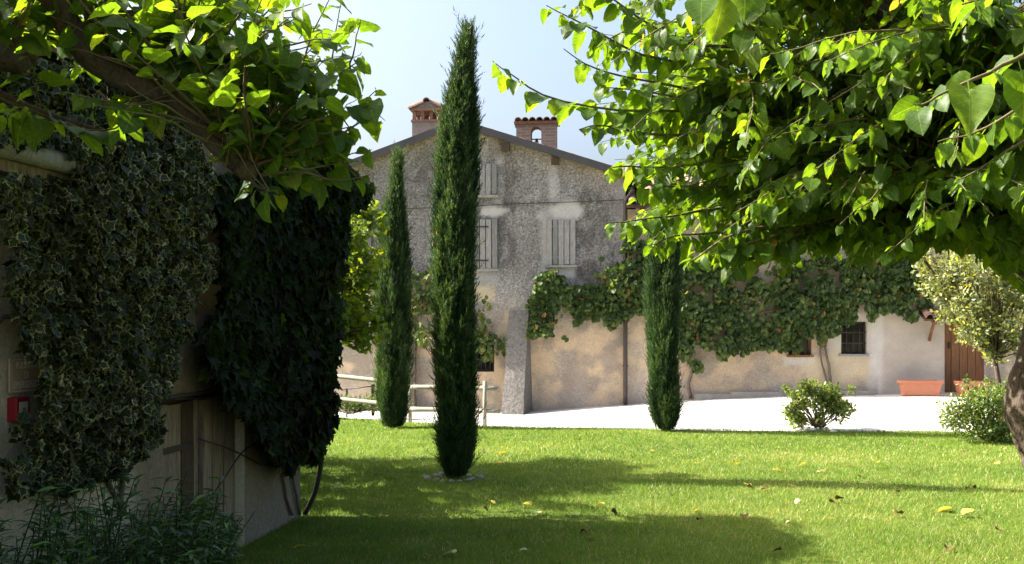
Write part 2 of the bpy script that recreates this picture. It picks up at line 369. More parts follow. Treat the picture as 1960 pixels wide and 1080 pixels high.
CRP = [(0, 0.02), (0.28, -0.05), (0.44, 0.20), (0.34, 0.38), (0.50, 0.66), (0.24, 0.64), (0.14, 0.82), (0, 1.05)]
SH_CRP = [fan_shape(CRP, 0.3, 0.2, 0.2, 0, 5), fan_shape(CRP, 0.5, 0.35, 0.2, 0, 6), fan_shape(CRP, 0.15, 0.5, 0.2, 0, 7)]
GRP = [(0, 0.10), (0.20, -0.10), (0.42, 0.02), (0.40, 0.22), (0.54, 0.46), (0.34, 0.60), (0.24, 0.84), (0.10, 0.82), (0, 1.0)]
SH_GRP = [fan_shape(GRP, 0.2, 0.25, 0.2, 0, 8), fan_shape(GRP, 0.4, 0.1, 0.2, 0, 9), fan_shape(GRP, 0.05, 0.4, 0.2, 0, 10)]
OVAL = [(0.02, 0.0), (0.22, 0.25), (0.26, 0.5), (0.16, 0.8), (0, 1.0)]
SH_OVAL = [leaf_shape(OVAL, (), 0.4, 0.3, 0, 0.1, 11), leaf_shape(OVAL, (), 0.2, 0.15, 0, 0.1, 12)]
LAN = [(0.01, 0.0), (0.11, 0.25), (0.13, 0.45), (0.07, 0.8), (0, 1.0)]
SH_LAN = [leaf_shape(LAN, (), 0.5, 0.3, 0, 0.06, 13), leaf_shape(LAN, (), 0.3, 0.55, 0, 0.06, 14)]

def frames(d, n):
    d = unit(d); x = unit(np.cross(d, n)); n2 = np.cross(x, d); return x, d, n2
def foliage(parent, shapes, pos, d, n, size, tint, mats, leafname='leaf', nobj=300, restname='foliage', edge_mat=False):
    """the leaves that show largest become objects of their own (children), the rest is one joined part"""
    pos = np.asarray(pos, float); N = len(pos); size = np.asarray(size, float); tint = np.clip(np.asarray(tint, float), 0, 1)
    x, d, n2 = frames(d, n); off = root_loc(parent); kind = RNG.integers(0, len(shapes), N)
    mats = mats if isinstance(mats, (list, tuple)) else [mats]
    px, py = proj(pos); vis = (px > -30) & (px < 1990) & (py > -30) & (py < 1110) & (pos[:, 1] > 0.3)
    facing = np.abs(np.sum(n2 * unit(pos - np.array([0, 0, EYE])), axis=1)) + 0.3
    score = np.where(vis, size / np.maximum(pos[:, 1], 0.3) * facing, 0)
    order = np.argsort(-score); chosen = [i for i in order[:nobj] if score[i] > 0]
    LV = 8; cache = {}
    for i in chosen:
        tq = min(int(tint[i] * LV), LV - 1); key = (kind[i], tq)
        if key not in cache:
            V, T, L, E = shapes[kind[i]]
            me = np_mesh(leafname, V, T, True, {'tint': ('FLOAT', np.full(len(V), (tq + 0.5) / LV)), 'lco': ('FLOAT_VECTOR', L)}, E if len(mats) > 1 else None)
            for m in mats: me.materials.append(m)
            cache[key] = me
        o = bpy.data.objects.new(leafname, cache[key]); COL.objects.link(o); o.parent = parent
        s = size[i]; p = pos[i] - off
        o.matrix_basis = Matrix(((x[i, 0] * s, d[i, 0] * s, n2[i, 0] * s, p[0]), (x[i, 1] * s, d[i, 1] * s, n2[i, 1] * s, p[1]), (x[i, 2] * s, d[i, 2] * s, n2[i, 2] * s, p[2]), (0, 0, 0, 1)))
    rest = np.ones(N, bool); rest[chosen] = False
    VV, TT, TI, LL, EE = [], [], [], [], []; base = 0
    for q, (V, T, L, E) in enumerate(shapes):
        I = np.where(rest & (kind == q))[0]
        if not len(I): continue
        W = (pos[I] - off)[:, None, :] + size[I][:, None, None] * (V[None, :, 0:1] * x[I][:, None, :] + V[None, :, 1:2] * d[I][:, None, :] + V[None, :, 2:3] * n2[I][:, None, :])
        VV.append(W.reshape(-1, 3)); m = len(V)
        TT.append((T[None] + (base + np.arange(len(I)) * m)[:, None, None]).reshape(-1, 3)); base += len(I) * m
        TI.append(np.repeat(tint[I], m)); LL.append(np.tile(L, (len(I), 1))); EE.append(np.tile(E, len(I)))
    if VV:
        me = np_mesh(restname, np.vstack(VV), np.vstack(TT), True, {'tint': ('FLOAT', np.concatenate(TI)), 'lco': ('FLOAT_VECTOR', np.vstack(LL))}, np.concatenate(EE) if len(mats) > 1 else None)
        tag(link(restname, me, parent, mats), kind='stuff')

def rand_dirs(n, rg=RNG):
    return unit(rg.normal(size=(n, 3)))

# ------------------------------------------------------------------ the ground
UX = np.array([-60, -6, 0.3, 2.4, 3.8, 5.6, 8, 14, 60]); UZ = np.array([-0.10, -0.10, -0.05, 0.10, 0.22, 0.33, 0.34, 0.34, 0.34])
def gz(x, y):
    return np.interp(x, UX, UZ) * sstep(15.8, 20.2, y) + 0.05 * (vnoise(np.asarray(x) * .35 + 40, np.asarray(y) * .35 + 40, 2) - .5) * sstep(3, 6, y)
EDGE_PX = [(300, 778), (560, 786), (640, 790), (760, 801), (910, 812), (1100, 820), (1275, 826), (1430, 829), (1800, 829), (1960, 832), (2300, 834)]
_e = np.array([on_ground(a, b) for a, b in EDGE_PX])
def edge_y(x): return np.interp(x, _e[:, 0], _e[:, 1]) + 0.05 * (vnoise(np.asarray(x) * 1.7, 0 * np.asarray(x) + 3, 3) - .5)

def sheet(name, xs, ys, zfun, mat, label=None):
    X, Y = np.meshgrid(xs, ys); Z = zfun(X, Y); V = np.stack([X, Y, Z], -1).reshape(-1, 3)
    nx, ny = len(xs), len(ys); I = np.arange(nx * ny).reshape(ny, nx)
    Q = np.stack([I[:-1, :-1], I[:-1, 1:], I[1:, 1:], I[1:, :-1]], -1).reshape(-1, 4)
    o = link(name, np_mesh(name, V, Q), None, mat); tag(o, label, None, None, 'structure'); return o
far = np.concatenate([np.linspace(-400, -24, 10), np.linspace(-20, 20, 41), np.linspace(24, 400, 10)])
sheet('ground', far, np.concatenate([np.linspace(-300, -12, 8), np.linspace(-8, 34, 43), np.linspace(40, 600, 12)]), lambda x, y: gz(x, y) - 0.09, M['earth'], 'bare dry earth round the garden and farmhouse')
# white gravel yard between the lawn and the house
xs = np.linspace(-14, 18, 129); tt = np.linspace(0, 1, 40); X = np.tile(xs, (40, 1)); Y = (edge_y(xs) - 0.25)[None] * (1 - tt[:, None]) + 27 * tt[:, None]
V = np.stack([X, Y, gz(X, Y) - 0.03], -1).reshape(-1, 3); I = np.arange(X.size).reshape(X.shape)
Q = np.stack([I[:-1, :-1], I[:-1, 1:], I[1:, 1:], I[1:, :-1]], -1).reshape(-1, 4)
tag(link('gravel_yard', np_mesh('gravel_yard', V, Q), None, M['gravel']), 'pale gravel yard in front of the farmhouse', kind='structure')
tt = np.linspace(0, 1, 60); Y = edge_y(xs)[None] * tt[:, None] + (-4) * (1 - tt[:, None]); X = np.tile(xs, (60, 1))
V = np.stack([X, Y, gz(X, Y)], -1).reshape(-1, 3); I = np.arange(X.size).reshape(X.shape)
Q = np.stack([I[:-1, :-1], I[:-1, 1:], I[1:, 1:], I[1:, :-1]], -1).reshape(-1, 4)
tag(link('lawn', np_mesh('lawn', V, Q), None, M['turf']), 'turf of the lawn under the grass', kind='structure')

SHED_A, SHED_B = -3.2325, 0.15               # shed wall line: X = A + B*Y
def shed_x(y): return SHED_A + SHED_B * y
def make_grass():
    P = []; Hh = []; Wd = []
    for (y0, y1, dens, h, wd) in ((3.0, 6.5, 900, .05, .006), (6.5, 9, 5200, .045, .0045), (9, 13, 2600, .045, .0065), (13, 21, 1150, .045, .0105)):
        x0, x1 = -0.62 * y1 - .5, 0.62 * y1 + .5; n = int((x1 - x0) * (y1 - y0) * dens)
        x = RNG.uniform(x0, x1, n); y = RNG.uniform(y0, y1, n)
        k = (y < edge_y(x) + 0.05) & ((x > shed_x(y) - .02) | (y > 9.3)) & (np.abs(x) < .62 * y + .5)
        x, y = x[k], y[k]; P.append(np.stack([x, y, gz(x, y)], -1)); m = len(x)
        cl = vnoise(x * 3, y * 3, 3); Hh.append(h * RNG.uniform(.5, 1.15, m) * (.65 + .7 * cl)); Wd.append(np.full(m, wd) * RNG.uniform(.7, 1.3, m))
    P = np.vstack(P); H = np.concatenate(Hh); W = np.concatenate(Wd); n = len(P)
    a = RNG.uniform(0, 2 * math.pi, n); side = np.stack([np.cos(a), np.sin(a), 0 * a], -1)
    b = RNG.uniform(0, 2 * math.pi, n); lean = np.stack([np.cos(b), np.sin(b), 0 * b], -1) * (H * RNG.uniform(.2, 1.1, n))[:, None]
    up = np.zeros((n, 3)); up[:, 2] = H
    P[:, 2] -= 0.004
    V = np.stack([P - side * W[:, None] / 2, P + side * W[:, None] / 2, P + up + lean], 1).reshape(-1, 3)
    T = np.arange(3 * n).reshape(-1, 3)
    big = vnoise(P[:, 0] * .8, P[:, 1] * .8, 3, 2); sm = vnoise(P[:, 0] * 5, P[:, 1] * 5, 2, 5)
    dry = sstep(-2, 4, P[:, 0]) * 0.18 * (1 - sstep(13, 16, P[:, 1]))
    ti = np.clip(-.12 + 0.95 * big + 0.5 * (sm - .5) + RNG.normal(0, .13, n) + dry, 0, .9)
    ti = np.where(RNG.random(n) < 0.03 + dry * .35, 1.0, ti)
    o = link('grass', np_mesh('grass', V, T, False, {'tint': ('FLOAT', np.repeat(ti, 3))}), None, M['grass'])
    tag(o, 'short mown green grass covering the garden lawn', 'grass', kind='stuff')
make_grass()

# ------------------------------------------------------------------ the farmhouse facade
A_F = 0.10; Y_F = 22.0                        # facade line: Y = Y_F - A_F * X
TAN = unit(np.array([1, -A_F, 0.0])); NOR = unit(np.array([-A_F, -1, 0.0])); UP = np.array([0, 0, 1.0])
AXF = np.array([TAN, NOR, UP]); ORI = np.array([0, Y_F, 0.0])
def FP(u, z, d=0.0): return ORI + TAN * u + NOR * d + UP * z
def fac(px, py, d=0.0):
    k = (px - CX) / FPX; o = ORI + NOR * d
    Y = (o[1] + A_F * o[0]) / (1 + A_F * k)
    X = k * Y; return (X - o[0]) / TAN[0], EYE - (py - HY) / FPX * Y
def wall_grid(name, parent, fp, u0, u1, z0, topf, res, holes, colfun, relief_amp, depth=0.22, seed=0):
    us = np.unique(np.round(np.concatenate([np.arange(u0, u1, res), [u1], [h[0] for h in holes], [h[1] for h in holes]]), 4))
    zm = max(topf(np.linspace(u0, u1, 200)))
    zs = np.unique(np.round(np.concatenate([np.arange(z0, zm, res), [zm], [h[2] for h in holes], [h[3] for h in holes]]), 4))
    U, Z = np.meshgrid(us, zs); top = topf(U); Zc = np.minimum(Z, top)
    col, rel = colfun(U, Zc)
    dd = relief_amp * rel * (vnoise(U * 9, Zc * 9, 3, seed) - .5) + 0.02 * (vnoise(U * .9, Zc * .9, 2, seed + 4) - .5)
    for h in holes:
        inside = (U > h[0] - .05) & (U < h[1] + .05) & (Z > h[2] - .05) & (Z < h[3] + .05); dd = np.where(inside, 0, dd)
    V = fp(U[..., None], Zc[..., None], dd[..., None]).reshape(-1, 3)
    I = np.arange(U.size).reshape(U.shape)
    uc = (U[:-1, :-1] + U[1:, 1:]) / 2; zc = (Z[:-1, :-1] + Z[1:, 1:]) / 2
    keep = (Z[:-1, :-1] < top[:-1, :-1] - 1e-4) | (Z[:-1, 1:] < top[:-1, 1:] - 1e-4)
    for h in holes: keep &= ~((uc > h[0]) & (uc < h[1]) & (zc > h[2]) & (zc < h[3]))
    Q = np.stack([I[:-1, :-1], I[:-1, 1:], I[1:, 1:], I[1:, :-1]], -1)[keep]
    col = np.concatenate([col, np.ones(U.shape + (1,))], -1).reshape(-1, 4); rel = rel.reshape(-1)
    ex = []; eq = []; b = len(V)
    for h in holes:
        c = [(h[0], h[2]), (h[1], h[2]), (h[1], h[3]), (h[0], h[3])]
        for i in range(4):
            p, q = c[i], c[(i + 1) % 4]
            ex += [fp(p[0], p[1], 0), fp(q[0], q[1], 0), fp(q[0], q[1], -depth), fp(p[0], p[1], -depth)]; eq.append([b, b + 1, b + 2, b + 3]); b += 4
    if ex:
        V = np.vstack([V, np.array(ex)]); Q = np.vstack([Q, np.array(eq)])
        col = np.vstack([col, np.tile(col[len(col) // 2] * [1, 1, 1, 1], (len(ex), 1))]); rel = np.concatenate([rel, np.full(len(ex), .2)])
    me = np_mesh(name, V - root_loc(parent), Q, False, {'col': ('FLOAT_COLOR', col), 'relief': ('FLOAT', rel)})
    return link(name, me, parent, M['plaster'])

def ell(px, py, cx, cy, rx, ry, wob, soft=0.25):
    d = np.sqrt(((px - cx) / rx) ** 2 + ((py - cy) / ry) ** 2) + wob; return 1 - sstep(1 - soft, 1 + soft, d)
def rectm(px, py, x0, x1, y0, y1, wob, soft=6):
    d = np.maximum(np.maximum(x0 - px, px - x1), np.maximum(y0 - py, py - y1)) + wob * 14; return 1 - sstep(-soft, soft, d)
def facade_col(U, Z):
    P = FP(U[..., None], Z[..., None]); px, py = proj(P)
    wob = vnoise(px / 26, py / 26, 4, 1) - .5; w2 = vnoise(px / 60, py / 60, 4, 2) - .5; w3 = vnoise(px / 12, py / 12, 3, 3) - .5
    up = np.array([0.255, 0.242, 0.232]); low = np.array([0.54, 0.405, 0.275]); pale = np.array([0.47, 0.45, 0.43]); peach = np.array([0.60, 0.46, 0.33]); dirt = np.array([0.30, 0.25, 0.20])
    mid = np.array([0.40, 0.365, 0.33])
    bl = 600 + 130 * w2 + 30 * w3 - 25 * np.exp(-((px - 985) / 70) ** 2) * 0
    f = sstep(-45, 45, py - bl)[..., None]
    c = up * (1 - f) + low * f
    rel = 1 - 0.75 * f[..., 0]
    tr = np.exp(-((py - bl) / 40) ** 2)[..., None] * 0.6; c = c * (1 - tr) + mid * tr
    gr = sstep(-.03, .06, vnoise(px / 60, py / 80, 6, 40) - .5)[..., None] * (1 - f) * .75; c = c * (1 - gr) + np.array([.135, .128, .122]) * gr
    st = sstep(.04, .10, vnoise(px / 9, py / 110, 4, 44) - .52)[..., None] * (1 - f) * .45; c = c * (1 - st) + np.array([.30, .29, .28]) * st
    sp_ = sstep(.10, .16, vnoise(px / 16, py / 16, 4, 46) - .5)[..., None] * (1 - f) * .4; c = c * (1 - sp_) + np.array([.40, .385, .365]) * sp_
    # ochre under the verge
    ridge = np.where(px < 880, 240 + (880 - px) * .38, 240 + (px - 880) * .306)
    v = np.exp(-np.maximum(py - ridge - 12, 0) / (10 + 22 * (wob + .5)))[..., None] * 0.75; c = c * (1 - v) + np.array([0.46, 0.40, 0.32]) * v
    def put(m, colr, r=0.15):
        nonlocal c, rel
        m = np.clip(m, 0, 1); c = c * (1 - m[..., None]) + colr * m[..., None]; rel = rel * (1 - m) + r * m
    put(ell(px, py, 1073, 408, 46, 22, wob * .9), pale); put(rectm(px, py, 1036, 1060, 400, 520, wob), pale * .82, .3); put(rectm(px, py, 1048, 1102, 505, 532, wob), pale * .92)
    put(ell(px, py, 940, 404, 26, 13, wob * 1.2), pale * 1.05); put(rectm(px, py, 900, 955, 512, 548, wob), pale * .8, .2); put(rectm(px, py, 896, 950, 546, 578, wob), np.array([.56, .46, .32]))
    put(rectm(px, py, 1050, 1066, 312, 392, wob * 1.1, 5) * .9, pale * .85, .3); put(rectm(px, py, 950, 962, 300, 318, wob), pale * .8, .3); put(rectm(px, py, 946, 960, 372, 392, wob), pale * .85, .3)
    put(rectm(px, py, 880, 962, 300, 392, w2 * 2) * .25, pale * .8, .6)
    put(rectm(px, py, 945, 1035, 520, 610, w2 * 2, 25) * .55, pale * .8, .9)
    put(rectm(px, py, 500, 786, 560, 830, w2, 14), peach, .1)
    put(sstep(.03, .14, w2) * (py > 610) * .85, np.array([.30, .255, .21]), .25)
    put(sstep(.02, .10, vnoise(px / 34, py / 34, 5, 8) - .5) * (py > 590) * .7, np.array([.37, .32, .265]), .5)
    put(sstep(.05, .16, w3 * .6 - w2 * .8) * (py > 600) * .7, np.array([.56, .44, .29]), .1)
    put(sstep(715, 790, py + 60 * w2) * .6 * (px > 790), np.array([.34, .30, .27]), .35)
    put(rectm(px, py, 1180, 1200, 340, 520, wob) * .5, pale * .8, .3)
    return c, rel
GABLE_L, GABLE_R = fac(563, 500)[0], fac(1197, 500)[0]
U_AP, Z_AP = fac(880, 243); Z_RE = fac(1197, 340)[1]; Z_LE = fac(563, 363)[1]
def gable_top(u): return np.where(u < U_AP, Z_AP + (u - U_AP) * (Z_AP - Z_LE) / (U_AP - GABLE_L), Z_AP + (u - U_AP) * (Z_RE - Z_AP) / (GABLE_R - U_AP))
def hole(x0, x1, y0, y1):
    a, b = fac(x0, y0), fac(x1, y1); return (round(a[0], 4), round(b[0], 4), round(b[1], 4), round(a[1], 4))
house = thing('farmhouse', 'old stone farmhouse gable with grey plaster and closed wooden shutters', 'house', FP(0, 0))
H_CELL = hole(903, 946, 640, 712)
wall_grid('wall', house, FP, GABLE_L, GABLE_R, -0.5, gable_top, 0.04, [H_CELL], facade_col, 0.035, 0.25, 1)
def slab(pts_front, depth, mat, name, parent):
    """prism: front polygon (u,z,d) list extruded inward by depth"""
    mb = MB(); n = len(pts_front); f = [FP(*p) for p in pts_front]; b = [FP(p[0], p[1], p[2] - depth) for p in pts_front]
    mb.add(f + b, [tuple(range(n)), tuple(range(2 * n - 1, n - 1, -1))] + [(i, n + i, n + (i + 1) % n, (i + 1) % n) for i in range(n)]); return mb.build(name, mat, parent)
# sides and back of the house body
mb = MB()
for u, z in ((GABLE_L, Z_LE), (GABLE_R, Z_RE)):
    mb.add([FP(u, -.5, 0), FP(u, -.5, -9), FP(u, z, -9), FP(u, z, 0)], [(0, 1, 2, 3)])
mb.add([FP(GABLE_L, -.5, -9), FP(GABLE_R, -.5, -9), FP(GABLE_R, Z_RE, -9), FP(U_AP, Z_AP, -9), FP(GABLE_L, Z_LE, -9)], [(0, 1, 2, 3, 4)])
mb.build('rear_wall', M['cement'], house)
# roof: two slopes with a dark verge strip
OV = 0.14
def roof_z(u): return float(gable_top(np.array(u)))
uL, uR = GABLE_L - .35, GABLE_R + .3
zL = Z_AP + (uL - U_AP) * (Z_AP - Z_LE) / (U_AP - GABLE_L); zR = Z_AP + (uR - U_AP) * (Z_RE - Z_AP) / (GABLE_R - U_AP)
roof = slab([(uL, zL, OV), (U_AP, Z_AP, OV), (uR, zR, OV), (uR, zR + .12, OV), (U_AP, Z_AP + .12, OV), (uL, zL + .12, OV)], 9.2, M['tile'], 'roof', house)
verge = slab([(uL - .01, zL - .02, OV + .03), (U_AP, Z_AP - .02, OV + .03), (uR + .01, zR - .02, OV + .03), (uR + .01, zR + .135, OV + .03), (U_AP, Z_AP + .135, OV + .03), (uL - .01, zL + .135, OV + .03)], 0.028, M['metal'], 'verge_flashing', roof)
def coppo(p, ax, length, r, mat, parent, name='tile', flip=False, mesh=[None]):
    """half round clay tile; ax rows: across, up-slope direction, normal"""
    key = (round(length, 3), round(r, 3))
    if mesh[0] is None: mesh[0] = {}
    if key not in mesh[0]:
        V = []; n = 6
        for j, (yy, rr) in enumerate(((0, r), (length, r * .82))):
            for t in (1.0, .8):
                for k in range(n + 1):
                    a = math.pi * k / n; V.append((math.cos(a) * rr * (t if t == 1 else (rr - .016) / rr), yy, math.sin(a) * (rr if t == 1 else rr - .016)))
        m = n + 1; F = []
        for k in range(n):
            F += [(k, k + 1, 2 * m + k + 1, 2 * m + k), (m + k, 3 * m + k, 3 * m + k + 1, m + k + 1), (k, m + k, m + k + 1, k + 1), (2 * m + k, 2 * m + k + 1, 3 * m + k + 1, 3 * m + k)]
        me = bpy.data.meshes.new('tile'); me.from_pydata(V, [], F); me.update(); me.materials.append(mat); mesh[0][key] = me
    o = bpy.data.objects.new(name, mesh[0][key]); COL.objects.link(o); o.parent = parent
    q = np.asarray(p) - root_loc(parent); A = np.asarray(ax)
    o.matrix_basis = Matrix([[A[0][i], A[1][i], A[2][i], q[i]] for i in range(3)] + [[0, 0, 0, 1]])
    return o
# clay tiles riding along the right-hand verge and ridge, seen edge-on over the flashing
for side in (0, 1):
    u_end, z_end = (uR, zR) if side else (uL, zL)
    L = math.hypot(u_end - U_AP, z_end - Z_AP); dirv = unit(TAN * (U_AP - u_end) + UP * (Z_AP - z_end)); nn = unit(np.cross(dirv, NOR)); nn = nn if nn[2] > 0 else -nn
    for row in range(2):
        for k in range(int(L / .36)):
            p = FP(u_end, z_end + .075, OV - .16 - row * .2) + dirv * (k * .36 + random.uniform(-.02, .02)) + nn * random.uniform(0, .015)
            coppo(p, [np.cross(dirv, nn), dirv, nn], .40, .085, M['tile'], roof)
for k in range(18): coppo(FP(U_AP, Z_AP + .12, OV - .05 - k * .36), [TAN, -NOR, UP], .40, .10, M['tile'], roof, 'ridge_tile')
# purlin ends
for (x0, x1, y0, y1) in ((961, 976, 275, 290), (1055, 1070, 300, 316)):
    a, b = fac(x0, y0), fac(x1, y1)
    MB().box(FP((a[0] + b[0]) / 2, (a[1] + b[1]) / 2, .06), (b[0] - a[0], .16, a[1] - b[1]), AXF, .018).build('purlin_end', M['darkwood'], house)
def shutter(x0, x1, y0, y1, nb, hinges=False, gap=None):
    a, b = fac(x0, y0), fac(x1, y1); u0, u1, z1, z0 = a[0], b[0], a[1], b[1]
    fr = MB()
    t = .045
    fr.box(FP((u0 + u1) / 2, (z0 + z1) / 2, .012), (u1 - u0 - .01, .02, z1 - z0 - .02), AXF)
    s = fr.build('shutter', M['darkwood'], house)
    wd = (u1 - u0) / nb
    for k in range(nb):
        d = .035 + random.uniform(-.004, .006); zt = z1 + random.uniform(-.012, .008); zb = z0 + random.uniform(-.008, .012)
        if gap == k: continue
        MB().box(FP(u0 + wd * (k + .5), (zt + zb) / 2, d), (wd - .016, .024, zt - zb), AXF, .004).build('board', M['oldwood' if random.random() < .6 else 'oldwood2'], s)
    for q in (.16, .84):
        MB().box(FP((u0 + u1) / 2, z0 + (z1 - z0) * q, .027 if not hinges else .058), ((u1 - u0) * (.9 if not hinges else .5), .012, .03), AXF).build('hinge', M['iron'] if hinges else M['oldwood'], s)
    MB().box(FP((u0 + u1) / 2, z0 - .035, .03), (u1 - u0 + .06, .08, .05), AXF, .004).build('sill', M['cement'], s)
shutter(884, 952, 315, 373, 6); shutter(884, 953, 420, 514, 6, True); shutter(1046, 1102, 420, 507, 5); shutter(660, 712, 425, 495, 5)
# cellar window with iron bars
def barred_window(parent, h, nv, nh, name='window', dp=-.14, framecol='iron'):
    u0, u1, z0, z1 = h
    wn = MB().box(FP((u0 + u1) / 2, (z0 + z1) / 2, dp - .05), (u1 - u0, .01, z1 - z0), AXF).build(name, M['glass'], parent)
    fr = MB()
    for c, sz in (((u0 + .02, (z0 + z1) / 2), (.04, .04, z1 - z0)), ((u1 - .02, (z0 + z1) / 2), (.04, .04, z1 - z0)), (((u0 + u1) / 2, z0 + .02), (u1 - u0 - .082, .04, .04)), (((u0 + u1) / 2, z1 - .02), (u1 - u0 - .082, .04, .04))):
        fr.box(FP(c[0], c[1], dp - .02), sz, AXF)
    fr.build('frame', M[framecol], wn)
    for k in range(nv):
        u = u0 + (u1 - u0) * (k + 1) / (nv + 1); MB().tube([FP(u, z0, dp + .06), FP(u, z1, dp + .06)], .009, 6).build('bar', M['iron'], wn)
    for k in range(nh):
        z = z0 + (z1 - z0) * (k + 1) / (nh + 1); MB().box(FP((u0 + u1) / 2, z, dp + .072), (u1 - u0, .008, .025), AXF).build('bar', M['iron'], wn)
barred_window(house, H_CELL, 4, 2)
# sloping buttress and the slim second one behind the cypress
def skew(front_bot, front_top, wall_u, name, mat, dbot, dtop):
    (xb0, xb1, yb), (xt0, xt1, yt) = front_bot, front_top
    b0, b1 = fac(xb0, yb, dbot), fac(xb1, yb, dbot); t0, t1 = fac(xt0, yt, dtop), fac(xt1, yt, dtop)
    n = 14; V = []; F = []
    for i in range(n + 1):
        f = i / n; ua = b0[0] * (1 - f) + t0[0] * f; ub = b1[0] * (1 - f) + t1[0] * f; z = (b0[1] - .15) * (1 - f) + t0[1] * f; d = dbot * (1 - f) + dtop * f
        for (u, dd) in ((wall_u[0] + (t0[0] - wall_u[0]) * f, -.05), (ua, d), ((ua + ub) / 2, d + .012), (ub, d), (wall_u[1] + (t1[0] - wall_u[1]) * f, -.05)):
            j = np.random.uniform(-.006, .006, 2); V.append(FP(u + j[0], z, dd + j[1]))
    for i in range(n):
        for k in range(4): F.append((i * 5 + k, i * 5 + k + 1, i * 5 + k + 6, i * 5 + k + 5))
    F.append(tuple(n * 5 + k for k in range(5)))
    MB().add(V, F).build(name, mat, house)
skew((958, 1000, 797), (975, 1012, 594), (fac(962, 790)[0], fac(1022, 786)[0]), 'buttress', M['buttress'], .85, .06)
skew((776, 792, 790), (782, 796, 590), (fac(774, 790)[0], fac(797, 786)[0]), 'buttress', M['vinewood'], .35, .05)
# cable across the gable
cp = [FP(*fac(x, y), .03) for x, y in ((600, 406), (680, 403), (780, 400), (900, 395), (1000, 390), (1100, 387), (1197, 383))]
MB().tube(spline(cp, 30), .009, 5).build('cable', M['iron'], house)
# downpipe
dpz = [(1212, 362), (1206, 372), (1198, 384), (1197, 400), (1197, 500), (1197, 650), (1197, 775)]
MB().tube(spline([FP(*fac(x, y, .10), .10) for x, y in dpz], 40), .045, 10).build('downpipe', M['pipe'], house)
for y in (455, 590, 700): MB().box(FP(*fac(1197, y, .07), .06), (.11, .11, .03), AXF).build('pipe_clamp', M['iron'], house)

# chimney with brick vents and little tiled roof
def UZ_at(px, py, depth_in): return fac(px, py, -depth_in)
def chimney():
    D = 1.6; ax = AXF
    a = UZ_at(789, 234, D); b = UZ_at(845, 300, D); um = (a[0] + b[0]) / 2; wd = b[0] - a[0]; zt = a[1]; zb = roof_z(um) - .3
    ch = MB().box(FP(um, (zt + zb) / 2, -D - .3), (wd, .6, zt - zb), ax, .008).build('chimney', M['chimneycement'], house)
    MB().box(FP(um, zt + .025, -D - .3), (wd + .05, .65, .05), ax, .006).build('brick_course', M['sootbrick'], ch)
    zp = zt + .05; hp = .20
    for i in range(4):
        for j in (0, 1):
            MB().box(FP(um - wd / 2 + .045 + i * (wd - .09) / 3, zp + hp / 2, -D - .05 - j * .5), (.075, .1, hp), ax, .006).build('brick_pier', M['sootbrick'], ch)
    zq = zp + hp
    MB().box(FP(um, zq + .03, -D - .3), (wd + .08, .7, .06), ax, .008).build('cap_slab', M['sootbrick'], ch)
    zr = zq + .06; f = [(um - wd / 2 - .03, zr), (um + wd / 2 + .03, zr), (um, zr + .15)]
    m = MB(); V = [FP(u, z, -D + .03) for u, z in f] + [FP(u, z, -D - .63) for u, z in f]
    m.add(V, [(0, 1, 2), (5, 4, 3), (0, 3, 4, 1), (1, 4, 5, 2), (2, 5, 3, 0)]); m.build('gable_block', M['chimneycement'], ch)
    for s in (-1, 1):
        d = unit(TAN * (-s) * (wd / 2 + .03) + UP * .15); nn = unit(UP - d * (UP @ d))
        for r in range(4):
            p = FP(um + s * (wd / 2 + .08), zr - .02, -D + .0 - r * .19) + nn * .0
            coppo(p, [np.cross(d, nn), d, nn], .40, .085, M['tile'], ch)
    coppo(FP(um, zr + .15, -D + .08), [TAN, -NOR, UP], .40, .085, M['tile'], ch); coppo(FP(um, zr + .15, -D - .28), [TAN, -NOR, UP], .40, .085, M['tile'], ch)
chimney()
